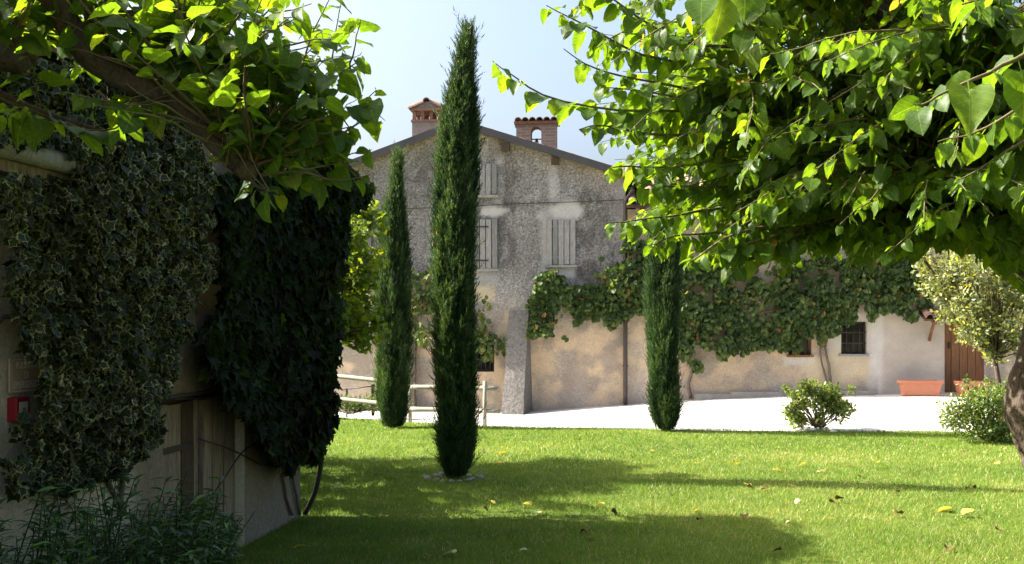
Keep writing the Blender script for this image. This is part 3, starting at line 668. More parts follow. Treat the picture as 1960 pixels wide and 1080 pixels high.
def bellcote():
    D = 2.2
    (u0, zt), (u1, _) = UZ_at(988, 238, D), UZ_at(1065, 238, D); (ua, za), (ub, _) = UZ_at(1016, 252, D), UZ_at(1036, 252, D)
    zb = roof_z(u1) - .4; zs = UZ_at(1026, 284, D)[1]; th = .38; m = MB()
    um = (ua + ub) / 2; r = (ub - ua) / 2; n = 8
    arch = [(um - r * math.cos(math.pi * i / n), za + r * .95 * math.sin(math.pi * i / n)) for i in range(n + 1)]
    def prism(poly):
        k = len(poly); V = [FP(u, z, -D) for u, z in poly] + [FP(u, z, -D - th) for u, z in poly]
        m.add(V, [tuple(range(k)), tuple(range(2 * k - 1, k - 1, -1))] + [(i, k + i, k + (i + 1) % k, (i + 1) % k) for i in range(k)])
    prism([(u0, zb), (ua, zb), (ua, za), (ua, zt), (u0, zt)]); prism([(ub, zb), (u1, zb), (u1, zt), (ub, zt), (ub, za)]); prism([(ua, zb), (ub, zb), (ub, zs), (ua, zs)])
    for i in range(n): prism([arch[i], arch[i + 1], (arch[i + 1][0], zt), (arch[i][0], zt)])
    bc = m.build('bell_gable', M['brick'], house)
    MB().box(FP((u0 + u1) / 2, zt + .03, -D - th / 2), (u1 - u0 + .1, th + .12, .06), AXF, .01).build('cornice', M['sootbrick'], bc)
    for i in range(6):
        u = u0 - .03 + (u1 - u0 + .06) * (i + .5) / 6; coppo(FP(u, zt + .06, -D + .1), [TAN, unit(-NOR + UP * .12), unit(UP + NOR * .12)], .40, .085, M['tile'], bc)
        coppo(FP(u, zt + .10, -D - .24), [TAN, unit(-NOR - UP * .1), unit(UP - NOR * .1)], .40, .085, M['tile'], bc)
    zc = UZ_at(1026, 264, D)[1]
    MB().tube([FP(ua - .02, zc, -D - th / 2), FP(ub + .02, zc, -D - th / 2)], .014, 6).build('crossbar', M['iron'], bc)
    MB().tube([FP(um, zc + .02, -D - th / 2), FP(um, zc - .01, -D - th / 2), FP(um, zc - .05, -D - th / 2), FP(um, zc - .075, -D - th / 2)], [.012, .03, .038, .052], 10).build('bell', M['iron'], bc)
bellcote()

# ------------------------------------------------------------------ the lower wing
WING_L, WING_R = GABLE_R, fac(2150, 600)[0]
wing = thing('farm_wing', 'low vine-covered farmhouse wing with small windows and brown plank door', 'house', FP(WING_L + .1, 0.1))
Z_WE = fac(1300, 400)[1]
H_W1, H_W2 = hole(1509, 1553, 617, 680), hole(1610, 1659, 616, 678)
H_DR = hole(1808, 1887, 618, 752)
def wing_col(U, Z):
    P = FP(U[..., None], Z[..., None]); px, py = proj(P)
    w2 = vnoise(px / 60, py / 60, 4, 12) - .5; w3 = vnoise(px / 14, py / 14, 3, 13) - .5; wob = vnoise(px / 26, py / 26, 4, 11) - .5
    c = np.zeros(U.shape + (3,)) + np.array([.54, .42, .305]); rel = np.full(U.shape, .25)
    def put(m, colr, r=0.15):
        nonlocal c, rel
        m = np.clip(m, 0, 1); c = c * (1 - m[..., None]) + np.array(colr) * m[..., None]; rel = rel * (1 - m) + r * m
    put(sstep(.02, .14, w2) * .8, (.33, .285, .24), .4); put(sstep(.05, .18, w3 * .6 - .8 * w2) * .7, (.56, .44, .29), .2)
    put(sstep(.03, .10, vnoise(px / 30, py / 30, 5, 18) - .5) * .6, (.39, .34, .285), .5)
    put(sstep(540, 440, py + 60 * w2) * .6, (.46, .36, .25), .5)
    put(rectm(px, py, 1685, 1815, 560, 800, wob * .4, 8), (.50, .44, .38), .05)
    put(rectm(px, py, 1660, 1690, 560, 800, wob * .3, 5), (.60, .56, .52), .05)
    put(rectm(px, py, 1585, 1665, 595, 690, wob * .5, 6), (.55, .50, .44), .05)
    put(rectm(px, py, 1500, 1562, 680, 700, wob * .6, 6), (.6, .56, .5), .1)
    put(ell(px, py, 1600, 705, 70, 26, wob * 1.5) * .8, (.60, .50, .34), .1)
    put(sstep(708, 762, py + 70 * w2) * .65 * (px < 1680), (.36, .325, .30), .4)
    put(rectm(px, py, 1690, 1815, 735, 800, wob * .8, 14) * .5, (.40, .36, .32), .1)
    return c, rel
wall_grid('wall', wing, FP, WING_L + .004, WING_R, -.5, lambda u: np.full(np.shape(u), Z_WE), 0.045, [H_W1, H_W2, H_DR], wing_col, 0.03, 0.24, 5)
mb = MB()
mb.add([FP(WING_R, -.5, 0), FP(WING_R, -.5, -7), FP(WING_R, Z_WE + 1.2, -7), FP(WING_R, Z_WE, 0)], [(0, 1, 2, 3)])
mb.add([FP(WING_L + .01, -.5, -7), FP(WING_R, -.5, -7), FP(WING_R, Z_WE + 1.2, -7), FP(WING_L + .01, Z_WE + 1.2, -7)], [(0, 1, 2, 3)])
mb.build('rear_wall', M['cement'], wing)
sl_ = 0.25; up_s = unit(-NOR + UP * sl_); nr_s = unit(UP + NOR * sl_)
mb = MB(); e0 = .45
V = [FP(WING_L + .02, Z_WE - .01 - e0 * sl_ + .10, e0), FP(WING_R + .2, Z_WE - .01 - e0 * sl_ + .10, e0), FP(WING_R + .2, Z_WE + .09 + 7 * sl_, -7), FP(WING_L + .02, Z_WE + .09 + 7 * sl_, -7)]
V += [p + UP * .07 for p in V]
mb.add(V, [(3, 2, 1, 0), (4, 5, 6, 7), (0, 1, 5, 4), (1, 2, 6, 5), (2, 3, 7, 6), (3, 0, 4, 7)])
wroof = mb.build('roof', M['darkwood'], wing)
nt_ = int((WING_R - WING_L) / .2)
for r in range(4):
    for k in range(nt_):
        p = FP(WING_L + .14 + k * .2, Z_WE - .01 - e0 * sl_ + .17, e0 + .06) + up_s * (r * .34 + random.uniform(-.02, .02)) + nr_s * (.02 + random.uniform(0, .012))
        coppo(p, [TAN, up_s, nr_s], .42, .09, M['tile'], wroof)
# the rest of the slope in one joined piece
mb = MB()
for k in range(nt_):
    p0 = FP(WING_L + .14 + k * .2, Z_WE - .01 - e0 * sl_ + .17, e0 + .06) + up_s * (4 * .34) + nr_s * .02; p1 = p0 + up_s * 5.8
    n = 5; V = [q + (TAN * math.cos(math.pi * j / n) + nr_s * math.sin(math.pi * j / n)) * .09 for q in (p0, p1) for j in range(n + 1)]
    mb.add(V, [(j, j + 1, n + 2 + j, n + 1 + j) for j in range(n)], True)
tag(mb.build('tile_field', M['tile'], wroof), kind='stuff')
for k in range(13):
    u = WING_L + .35 + k * .75; MB().box(FP(u, Z_WE - .04, .2), (.1, .44, .12), np.array([TAN, unit(NOR - UP * sl_), nr_s]), .005).build('rafter', M['darkwood'], wroof)
barred_window(wing, H_W1, 2, 1, framecol='doorwood'); barred_window(wing, H_W2, 3, 2)
for h in (H_W1, H_W2): MB().box(FP((h[0] + h[1]) / 2, h[2] - .022, .0), (h[1] - h[0] + .08, .12, .04), AXF, .004).build('sill', M['cement'] if h is H_W2 else M['doorwood'], wing)
u0, u1, z0, z1 = H_DR
door = MB().box(FP((u0 + u1) / 2, (z0 + z1) / 2, -.16), (u1 - u0, .03, z1 - z0), AXF).build('door', M['darkwood'], wing)
for k in range(5):
    wd = (u1 - u0) / 5; MB().box(FP(u0 + wd * (k + .5), (z0 + z1) / 2 + random.uniform(-.01, 0), -.13 + random.uniform(0, .006)), (wd - .012, .03, z1 - z0 - .02), AXF, .002).build('plank', M['doorwood'], door)
MB().box(FP(u0 + .12, z0 + .95, -.10), (.03, .05, .12), AXF).build('handle', M['iron'], door)
# small tiled canopy on a timber bracket
cz = fac(1780, 612)[1]; uc0, uc1 = fac(1755, 610)[0], fac(1935, 610)[0]
up_c = unit(-NOR + UP * .35); nr_c = unit(UP + NOR * .35)
can = MB().box(FP((uc0 + uc1) / 2, cz + .08, .27), (uc1 - uc0, .56, .035), np.array([TAN, unit(NOR - UP * .35), nr_c])).build('door_canopy', M['darkwood'], wing)
for r in range(2):
    for k in range(int((uc1 - uc0) / .2)): coppo(FP(uc0 + .1 + k * .2, cz + .01, .56) + up_c * r * .28 + nr_c * (.02 + r * .012), [TAN, up_c, nr_c], .40, .085, M['tile'], can)
for px_ in (1778, 1918):
    u = fac(px_, 610)[0]; b = MB(); b.tube([FP(u, cz - .42, .03), FP(u, cz - .2, .2), FP(u, cz - .02, .42)], .032, 6); b.box(FP(u, cz + .0, .22), (.06, .44, .06), np.array([TAN, unit(NOR - UP * .35), nr_c])); b.build('bracket', M['doorwood'], can)
# low cement footing along the wing
ftp = [(1330, 757), (1400, 752), (1500, 749), (1590, 748), (1672, 748)]
for (xa, ya), (xb, yb) in zip(ftp[:-1], ftp[1:]):
    a, b = fac(xa, ya, .2), fac(xb, yb, .2); c0 = FP(a[0], 0, .12); zt = (a[1] + b[1]) / 2
    MB().box(FP((a[0] + b[0]) / 2, zt - .2, .11), (b[0] - a[0] - .004, .22, .40), AXF, .008).build('footing', M['cement'], wing)

# ------------------------------------------------------------------ grape vine on the house
def grape():
    t = thing('grape_vine', 'grape vine with reddening leaves trained along the farmhouse wall', 'vine', FP(fac(1322, 760)[0], .15, .15))
    polyA = [(1000, 610), (1012, 575), (1030, 535), (1042, 505), (1062, 512), (1085, 545), (1150, 522), (1200, 488), (1240, 468), (1300, 480), (1400, 505), (1500, 495), (1640, 488), (1700, 475), (1765, 490), (1775, 560), (1745, 600), (1660, 598), (1600, 610), (1590, 640), (1560, 655), (1535, 640), (1505, 668), (1420, 678), (1335, 668), (1330, 700), (1312, 700), (1300, 650), (1240, 605), (1190, 600), (1140, 622), (1090, 612), (1062, 632), (1030, 662), (1020, 640), (1012, 615)]
    polyB = [(778, 515), (838, 515), (850, 570), (905, 600), (930, 560), (945, 585), (962, 640), (962, 655), (940, 690), (915, 680), (905, 640), (860, 640), (840, 650), (800, 655), (786, 640), (780, 590)]
    N = 44000; u = RNG.uniform(fac(770, 500)[0], fac(1800, 500)[0], N); z = RNG.uniform(.5, 3.6, N)
    lump = vnoise(u * 1.6, z * 1.6, 3, 21); dmax = .10 + .42 * lump; d = .03 + dmax * np.sqrt(RNG.random(N))
    P = FP(u[:, None], z[:, None], d[:, None]); px, py = proj(P); j = (vnoise(u * 4, z * 4, 3, 22) - .5) * 56
    inA = in_poly(px + j, py + j, polyA); inB = in_poly(px + j, py + j, polyB)
    dens = vnoise(u * 3.2, z * 3.2, 3, 23)
    patch = (np.hypot((px - 1450) / 38, (py - 590) / 30) < 1) & (RNG.random(N) < .8)
    k = (inA & (RNG.random(N) < .85 * sstep(.24, .38, dens)) & ~patch) | (inB & (RNG.random(N) < .30 * sstep(.35, .55, dens)))
    P = P[k]; n = len(P); nn = unit(NOR * 1.0 + RNG.normal(0, .6, (n, 3)) + UP * .45); dd = unit(-UP * 1.0 + RNG.normal(0, .5, (n, 3)) + NOR * .3)
    ti = np.clip(.0 + .75 * RNG.random(n) ** 1.3 + .35 * (lump[k] - .35) + np.where(inB[k], .22, 0), 0, .85); ti = np.where(RNG.random(n) < .022, RNG.uniform(.9, 1, n), ti)
    foliage(t, SH_GRP, P, dd, nn, RNG.uniform(.065, .125, n), ti, M['grape'])
    for pts, r in ((((1322, 762), (1318, 735), (1326, 705), (1316, 675), (1330, 640), (1300, 600), (1220, 560), (1120, 560), (1050, 540)), .04),
                   (((1590, 745), (1586, 700), (1580, 660), (1588, 620), (1560, 580), (1480, 560)), .03), (((1584, 740), (1570, 665), (1600, 600), (1660, 560), (1740, 550)), .022),
                   (((1316, 668), (1380, 620), (1440, 600), (1500, 590)), .02), (((1050, 560), (1025, 600), (1022, 640)), .012), (((795, 780), (800, 640), (830, 560), (900, 620), (945, 640)), .018)):
        W = spline([FP(*fac(x, y, .08), .08) for x, y in pts], 30); W[:, :] += np.cumsum(np.random.normal(0, .004, W.shape), 0)
        MB().tube(W, np.linspace(r, r * .45, 30), 7, rough=.15).build('stem', M['vinewood'], t)
grape()

# ------------------------------------------------------------------ the ivy-covered shed on the left
SN = unit(np.array([1, -SHED_B, 0.0])); ST = unit(np.array([SHED_B, 1, 0.0])); SAX = np.array([ST, SN, UP]); SO = np.array([SHED_A, 0, 0.0]); SLEN = math.hypot(1, SHED_B)
def SP(y, z, d=0.0):                        # y: world Y along the wall
    y = np.asarray(y, float); return SO + np.array([SHED_B, 1, 0.0]) * y + SN * d + UP * z
def shedhit(px, py, d=0.0):
    k = (px - CX) / FPX; A = SHED_A + d * SN[0]; off = d * SN[1]
    Y = (A - SHED_B * off) / (k - SHED_B); return Y - off, EYE - (py - HY) / FPX * Y
YC = 9.17
shed = thing('garden_shed', 'shaded plaster shed corner with old plank door smothered in ivy', 'shed', SP(8.6, 0))
D0, D1 = shedhit(312, 800)[0], shedhit(468, 800)[0]; ZD = 1.20
W0, W1 = shedhit(352, 500)[0], shedhit(424, 500)[0]
def shed_col(U, Z):
    w1 = vnoise(U * 1.5, Z * 1.5, 4, 31) - .5; w3 = vnoise(U * 6, Z * 6, 3, 32) - .5
    c = np.zeros(U.shape + (3,)) + np.array([.74, .66, .48]); f = sstep(6.0, 6.5, U)[..., None]; c = c * (1 - f) + np.array([.27, .215, .15]) * f  # far stretch darker: dirty plaster, with deep shade also put into its colour
    g = sstep(.02, .3, w1 + .3 * w3)[..., None] * .5; c = c * (1 - g) + np.array([.19, .16, .12]) * g
    g = (sstep(.5, .1, Z + w1) * .5)[..., None]; c = c * (1 - g) + np.array([.24, .22, .18]) * g
    return c, np.full(U.shape, .3) + .3 * sstep(0, .3, w1)
def SPg(y, z, d): return SO + np.concatenate([np.asarray(y) * SHED_B, np.asarray(y) * 1.0, np.zeros_like(np.asarray(y, float))], -1) + SN * d + UP * z if np.ndim(y) > 1 else SP(y, z, d)
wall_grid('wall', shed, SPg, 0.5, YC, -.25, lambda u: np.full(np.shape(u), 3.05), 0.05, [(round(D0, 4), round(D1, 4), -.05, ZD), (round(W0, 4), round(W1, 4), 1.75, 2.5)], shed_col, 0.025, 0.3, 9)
mb = MB(); q = [SP(.5, 0), SP(YC, 0), SP(YC, 0, -4.2), SP(.5, 0, -4.2)]
for i in (1, 2, 3):
    a, b = q[i], q[(i + 1) % 4]; mb.add([a - UP * .25, b - UP * .25, b + UP * 3.05, a + UP * 3.05], [(0, 1, 2, 3)])
mb.build('rear_wall', M['cement'], shed)
mb = MB(); r0 = [SP(.4, 3.052, .12), SP(YC + .1, 3.052, .12), SP(YC + .1, 3.65, -2.1), SP(.4, 3.65, -2.1), SP(.4, 3.052, -4.3), SP(YC + .1, 3.052, -4.3)]
mb.add(r0 + [p + UP * .1 for p in r0], [(3, 2, 1, 0), (5, 2, 3, 4), (6, 7, 8, 9), (9, 8, 11, 10), (0, 1, 7, 6), (1, 2, 8, 7), (2, 5, 11, 8), (5, 4, 10, 11), (4, 3, 9, 10), (3, 0, 6, 9)])
mb.build('roof', M['tile'], shed)
mb = MB().box(SP((D0 + D1) / 2, ZD / 2, -.13), ((D1 - D0) * SLEN, .03, ZD + .2), SAX); sd = mb.build('door', M['darkwood'], shed)
edges = [0, .15, .30, .44, .50, .585, .70, .84, 1.0]
for k in range(8):
    a, b = D0 + (D1 - D0) * edges[k], D0 + (D1 - D0) * edges[k + 1]; d = -.05 if k == 4 else -.09 + random.uniform(-.008, .01)
    MB().box(SP((a + b) / 2, ZD / 2 - .03, d), ((b - a) * SLEN - .012, .035, ZD - .02 + random.uniform(-.03, .0)), SAX, .003).build('plank', M['shedwood'] if k != 2 else M['darkwood'], sd)
MB().box(SP((D0 + D1) / 2, ZD + .012, .01), ((D1 - D0 + .16) * SLEN, .05, .02), SAX, .004).build('lintel', M['iron'], shed)
for zz in (.3, .85): MB().box(SP(D0 + .3, zz, -.062), (.5, .01, .04), SAX).build('strap_hinge', M['iron'], sd)
wsh = MB().box(SP((W0 + W1) / 2, 2.12, -.25), ((W1 - W0) * SLEN, .03, .75), SAX).build('shutter', M['darkwood'], shed)
a, z_a = shedhit(-60, 310); b, z_b = shedhit(140, 312)
mb = MB(); mb.tube(spline([SP(4.2, 2.50, .10), SP(4.7, 2.50, .12), SP(5.2, 2.50, .14), SP(5.75, 2.50, .10)], 12), np.full(12, .055), 10, rough=.06); mb.build('eave_beam', M['oldwood'], shed)
MB().box(SP(5.0, 2.415, .05), (1.5 * SLEN, .12, .05), SAX, .008).build('eave_board', M['shedwood'], shed)
# wires, black drain hose at the corner
for pts in (((600, 860), (596, 900), (588, 935), (578, 952)),):
    W = [on_ground(x, y, 0) for x, y in pts]
    base = SP(YC + .05, 0, .12)
    hp = spline([SP(YC + .02, 1.15, .10), SP(YC + .05, .8, .16), SP(YC + .06, .5, .17), SP(YC + .04, .22, .12), SP(YC + .02, .02, .03)], 20)
tag(MB().tube(hp, .022, 8).build('drain_hose', M['black']), 'black rubber hose curving down the shed corner onto the lawn', 'hose')
for pts in (((330, 765), (415, 757), (500, 720)), ((385, 980), (430, 915), (470, 860), (520, 840)), ((380, 840), (440, 860), (500, 890))):
    MB().tube(spline([SP(*shedhit(x, y, .02), .02) for x, y in pts], 14), .006, 5).build('wire', M['iron'], shed)

# emergency sign and call point
def signs():
    y0, zt = shedhit(12, 686); y1, _ = shedhit(72, 686); zb = shedhit(10, 754)[1]; cy = (y0 + y1) / 2; W = (y1 - y0) * SLEN; zc = (zt + zb) / 2; Hh = zt - zb
    s = thing('emergency_sign', 'tan wall sign reading PULSANTE DI EMERGENZA half covered by ivy', 'sign', SP(cy, zb))
    def rr(w, h, r, d, th, n=5):
        P = []
        for cx, cy_, a0 in ((w / 2 - r, h / 2 - r, 0), (-w / 2 + r, h / 2 - r, 90), (-w / 2 + r, -h / 2 + r, 180), (w / 2 - r, -h / 2 + r, 270)):
            for k in range(n): a = math.radians(a0 + 90 * k / (n - 1)); P.append((cx + r * math.cos(a), cy_ + r * math.sin(a)))
        return P
    def plate(P, d, th, name, m):
        k = len(P); V = [SP(cy, zc, d) + ST * p[0] + UP * p[1] for p in P] + [SP(cy, zc, d - th) + ST * p[0] + UP * p[1] for p in P]
        return MB().add(V, [tuple(range(k)), tuple(range(2 * k - 1, k - 1, -1))] + [(i, k + i, k + (i + 1) % k, (i + 1) % k) for i in range(k)]).build(name, m, s)
    pl = plate(rr(W, Hh, .008, 0, 0), .022, .012, 'plate', M['signplate'])
    o_, i_ = rr(W * .93, Hh * .92, .018, 0, 0), rr(W * .93 - .006, Hh * .92 - .006, .016, 0, 0); k = len(o_)
    V = [SP(cy, zc, .0235) + ST * p[0] + UP * p[1] for p in o_ + i_]
    MB().add(V, [(i, (i + 1) % k, k + (i + 1) % k, k + i) for i in range(k)]).build('border', M['signrim'], pl)
    for txt, dz, sz in (('PULSANTE', .28, .20), ('DI', 0.0, .20), ('EMERGENZA', -.28, .20)):
        cu = bpy.data.curves.new('text', 'FONT'); cu.body = txt; cu.size = Hh * sz * 1.45; cu.align_x = 'CENTER'; cu.align_y = 'CENTER'; cu.extrude = .0004
        ob = bpy.data.objects.new('text', cu); COL.objects.link(ob); bpy.context.view_layer.update()
        me = bpy.data.meshes.new_from_object(ob.evaluated_get(bpy.context.evaluated_depsgraph_get())); bpy.data.objects.remove(ob)
        co = np.array([v.co[:] for v in me.vertices]); wtxt = np.ptp(co[:, 0]); sx = min(.75, W * .84 / max(wtxt, 1e-6))
        w3 = np.array([SP(cy, zc + Hh * dz, .0245) + ST * c[0] * sx + UP * c[1] + SN * c[2] for c in co]) - root_loc(pl)
        me.vertices.foreach_set('co', w3.astype(np.float32).ravel()); me.update(); me.materials.clear(); link('lettering', me, pl, M['signrim'])
    # red call point
    y0, zt = shedhit(19, 763, .05); y1, zb = shedhit(60, 804, .05); cy2 = (y0 + y1) / 2; W2 = .105; H2 = zt - zb; zc2 = (zt + zb) / 2; cy2 = shedhit(43, 780, .05)[0]
    b = thing('call_point', 'red fire alarm call point box on the shed wall under the sign', 'alarm button', SP(cy2, zb))
    bx = MB().box(SP(cy2, zc2, .028), (W2, .055, H2), SAX); bd = bx.build('housing', M['red'], b)
    md = bd.modifiers.new('bevel', 'BEVEL'); md.width = .006; md.segments = 2
    MB().box(SP(cy2, zc2, .0565), (W2 * .64, .003, H2 * .62), SAX).build('panel', M['cream'], b)
    MB().tube([SP(cy2, zc2, .0575), SP(cy2, zc2, .064)], .0085, 12).build('button', M['black'], b)
signs()

def ivy():
    t = thing('variegated_ivy', 'variegated ivy with cream-edged leaves climbing the shed wall', 'ivy', SP(5.9, 0, .03))
    poly = [(-40, 335), (60, 330), (150, 335), (150, 140), (250, 130), (320, 170), (370, 250), (405, 330), (400, 430), (385, 470), (425, 480), (400, 530), (372, 560), (350, 640), (330, 700), (312, 740), (300, 830), (240, 905), (130, 940), (20, 945), (10, 900), (60, 850), (55, 812), (22, 845), (25, 815), (70, 800), (60, 740), (66, 690), (35, 680), (50, 640), (20, 560), (10, 530), (35, 480), (0, 420)]
    up_poly = [(-60, 130), (0, 120), (160, 125), (160, 300), (-60, 300)]
    N = 52000; y = RNG.uniform(4.2, 7.6, N); z = RNG.uniform(.3, 3.3, N); lump = vnoise(y * 2.5, z * 2.5, 3, 41)
    d = .02 + (.08 + .26 * lump) * RNG.random(N) ** .5
    P = SO + np.stack([y * SHED_B, y, 0 * y], -1) + SN * d[:, None] + UP * z[:, None]; px, py = proj(P); j = (vnoise(y * 9, z * 9, 2, 42) - .5) * 30
    k = (in_poly(px + j, py + j, poly) | in_poly(px + j, py + j, up_poly)) & (RNG.random(N) < .62) & ~((px < 138) & (py > 278) & (py < 340))
    k &= ~((px > -30) & (px < 84) & (py > 664) & (py < 772) & ~((px > 58) & (py < 690)) & ~((px > 68) & (py > 735))); k &= ~((px > -30) & (px < 76) & (py > 738) & (py < 806))
    P = P[k]; n = len(P); nn = unit(SN + RNG.normal(0, .6, (n, 3)) + UP * .3); dd = unit(-UP * .6 + RNG.normal(0, .75, (n, 3)))
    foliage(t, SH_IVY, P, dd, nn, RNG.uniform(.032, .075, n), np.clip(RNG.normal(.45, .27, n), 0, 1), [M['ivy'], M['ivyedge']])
    # the small loose sprig at the left, and the stems
    for pts in (((230, 990), (240, 800), (220, 600), (200, 400), (180, 250)), ((240, 980), (160, 820), (110, 640), (90, 450)), ((-30, 625), (20, 603), (60, 600))):
        W = spline([SP(*shedhit(x, y_, .02), .02) for x, y_ in pts], 24); W += np.cumsum(np.random.normal(0, .003, W.shape), 0)
        MB().tube(W, np.linspace(.016, .006, 24), 6, rough=.1).build('stem', M['vinewood'], t)
ivy()
def creeper():
    t = thing('wall_creeper', 'dark green Boston ivy hanging thickly over the shed corner', 'creeper', SP(9.1, 0, .05))
    poly = [(385, 395), (410, 345), (470, 320), (520, 250), (560, 232), (610, 262), (650, 310), (700, 345), (705, 372), (672, 400), (655, 450), (648, 560), (640, 640), (636, 700), (640, 775), (618, 830), (606, 880), (590, 870), (575, 880), (555, 900), (530, 880), (500, 850), (478, 790), (430, 765), (405, 700), (380, 640), (415, 610), (430, 520), (420, 440)]
    N = 70000; y = RNG.uniform(6.4, 9.75, N); z = RNG.uniform(.45, 3.6, N); lump = vnoise(y * 2, z * 2, 3, 51)
    dm = .10 + .16 * lump + .30 * sstep(8.0, 9.1, y) * sstep(.5, 1.2, z); d = .02 + dm * RNG.random(N) ** .4
    P = SO + np.stack([y * SHED_B, y, 0 * y], -1) + SN * d[:, None] + UP * z[:, None]; px, py = proj(P); j = (vnoise(y * 7, z * 7, 2, 52) - .5) * 36
    k = in_poly(px + j, py + j, poly) & (RNG.random(N) < .34)
    k &= ~((px > 345) & (px < 425) & (py > 390) & (py < 590))
    P = P[k]; n = len(P)
    # overgrown top along the roof edge
    m = 2600; yt = RNG.uniform(4.6, 9.6, m); dt = RNG.uniform(-1.2, .30, m); zt = 3.12 - np.minimum(dt, 0) * .27 + RNG.random(m) ** 1.4 * (.16 + .22 * vnoise(yt * 2, dt * 3, 2, 53)) + .1 * sstep(6, 9, yt)
    PT = SO + np.stack([yt * SHED_B, yt, 0 * yt], -1) + SN * dt[:, None] + UP * zt[:, None]
    qx, qy = proj(PT); PT = PT[~((qx > 640) & (qy < 300))]; m = len(PT)
    PA = np.vstack([P, PT]); nn = np.vstack([unit(SN + RNG.normal(0, .55, (n, 3)) + UP * .5), unit(UP + RNG.normal(0, .6, (m, 3)) + SN * .4)])
    dd = np.vstack([unit(-UP + RNG.normal(0, .5, (n, 3)) + SN * .4), unit(RNG.normal(0, .7, (m, 3)) + SN * .5 - UP * .3)])
    ti = np.clip(np.concatenate([RNG.normal(.35, .22, n), RNG.normal(.75, .2, m)]), 0, 1)
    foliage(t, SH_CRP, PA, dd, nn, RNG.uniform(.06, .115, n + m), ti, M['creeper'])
    for pts in (((560, 985), (540, 900), (520, 700), (500, 450)), ((575, 985), (560, 880), (565, 640), (560, 400)), ((520, 830), (480, 700), (440, 600))):
        W = spline([SP(*shedhit(x, y_, .02), .02) for x, y_ in pts], 24); W += np.cumsum(np.random.normal(0, .003, W.shape), 0)
        MB().tube(W, np.linspace(.014, .006, 24), 6, rough=.1).build('stem', M['vinewood'], t)
creeper()

# ------------------------------------------------------------------ cypresses
def cypress(px, py, top, wpx, label, prof, lean=0.0, nsp=3600, seed=1):
    rg = np.random.default_rng(seed); b = on_ground(px, py); b[2] = gz(b[0], b[1]); Y = b[1]; Hh = (py - top) / FPX * Y; R = wpx / 2 / FPX * Y
    t = thing('cypress_tree', label, 'cypress', b, 'slender cypress trees on the lawn')
    MB().tube([b + UP * z for z in (-.05, .1, .3, Hh * .5, Hh * .9)], [.085, .07, .06, .04, .01], 10, rough=.12).build('trunk', M['bark'], t)
    pt = np.array(prof)
    def rad(tt, th): return R * np.interp(tt, pt[:, 0], pt[:, 1]) * (.52 + .94 * vnoise(np.cos(th) * 2.4 + 5 + seed, tt * 8 + np.sin(th) * 2.4, 5, seed))
    def axis(tt): return np.stack([lean * Hh * tt ** 2 + .03 * np.sin(tt * 6 + seed), .02 * np.sin(tt * 5), 0 * tt], -1)
    nz, na = 60, 16; tz = np.linspace(.008, .93, nz); A = np.linspace(0, 2 * math.pi, na, endpoint=False); TT, AA = np.meshgrid(tz, A, indexing='ij')
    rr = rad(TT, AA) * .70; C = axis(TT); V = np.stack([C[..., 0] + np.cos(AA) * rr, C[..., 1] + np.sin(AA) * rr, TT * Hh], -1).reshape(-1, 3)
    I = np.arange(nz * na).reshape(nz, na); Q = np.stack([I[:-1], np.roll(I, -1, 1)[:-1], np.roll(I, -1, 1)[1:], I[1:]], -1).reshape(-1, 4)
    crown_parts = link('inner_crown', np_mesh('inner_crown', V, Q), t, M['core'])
    # sprays: each an upswept axis with fine scale-leaf branchlets
    w_t = rg.random(nsp * 3); keep = rg.random(nsp * 3) < np.interp(w_t, pt[:, 0], pt[:, 1]) + .12; tt = (w_t[keep] * .992 + .002)[:nsp]; n = len(tt); th = rg.uniform(0, 2 * math.pi, n)
    r = rad(tt, th) * rg.uniform(.66, .97, n); radial = np.stack([np.cos(th), np.sin(th), 0 * th], -1)
    P = axis(tt) + radial * r[:, None]; P[:, 2] = tt * Hh
    spread = rg.uniform(.05, .32, n) * np.where(rg.random(n) < .08, 2.6, 1); dirs = unit(radial * spread[:, None] + np.array([0, 0, 1.0]) + rg.normal(0, .12, (n, 3)))
    Ls = rg.uniform(.09, .20, n) * (.75 + .5 * (1 - tt)) * np.where(rg.random(n) < .05, 1.7, 1) * (1 + .7 * sstep(.86, .97, tt)); clump = vnoise(np.cos(th) * 2.5 + 9, tt * 22 + np.sin(th) * 2.5, 3, seed + 3)
    side = unit(np.cross(dirs, radial + rg.normal(0, .5, (n, 3)))); nb = 13
    V = []; T = []; TI = []
    for k in range(nb):
        f = (k + .3) / nb; s = 1 if k % 2 else -1
        p0 = P + dirs * (Ls * f)[:, None] + radial * (Ls * f * f * .12)[:, None]; sd = unit(side * s + rg.normal(0, .45, (n, 3)))
        tip = p0 + unit(dirs * 1.0 + sd * (.62 if k < nb - 1 else .05))* (Ls * (.42 - .22 * f))[:, None]; wd = unit(np.cross(tip - p0, rg.normal(size=(n, 3)))) * (rg.uniform(.0032, .0065, n))[:, None]
        V.append(np.stack([p0 - wd, p0 + wd, tip], 1)); TI.append(np.repeat(np.clip(.05 + 1.25 * (clump - .28) + .25 * f + rg.normal(0, .1, n), 0, .94), 3))
    V = np.concatenate(V).reshape(-1, 3); TI = np.concatenate(TI)
    br = rg.random(len(TI) // 3) < .004; TI = np.where(np.repeat(br, 3), 1.0, TI)
    o = link('crown', np_mesh('crown', V, np.arange(len(V)).reshape(-1, 3), False, {'tint': ('FLOAT', TI)}), t, M['cypress'])
    return b, t
PROF = [(0, .48), (.02, .66), (.06, .82), (.15, .86), (.3, .92), (.5, 1.0), (.68, .96), (.78, .86), (.85, .66), (.905, .40), (.95, .18), (1, .02)]
PROF2 = [(0, .55), (.02, .68), (.06, .80), (.15, .90), (.3, .97), (.45, 1.0), (.6, .86), (.75, .64), (.86, .38), (.94, .18), (1, .03)]
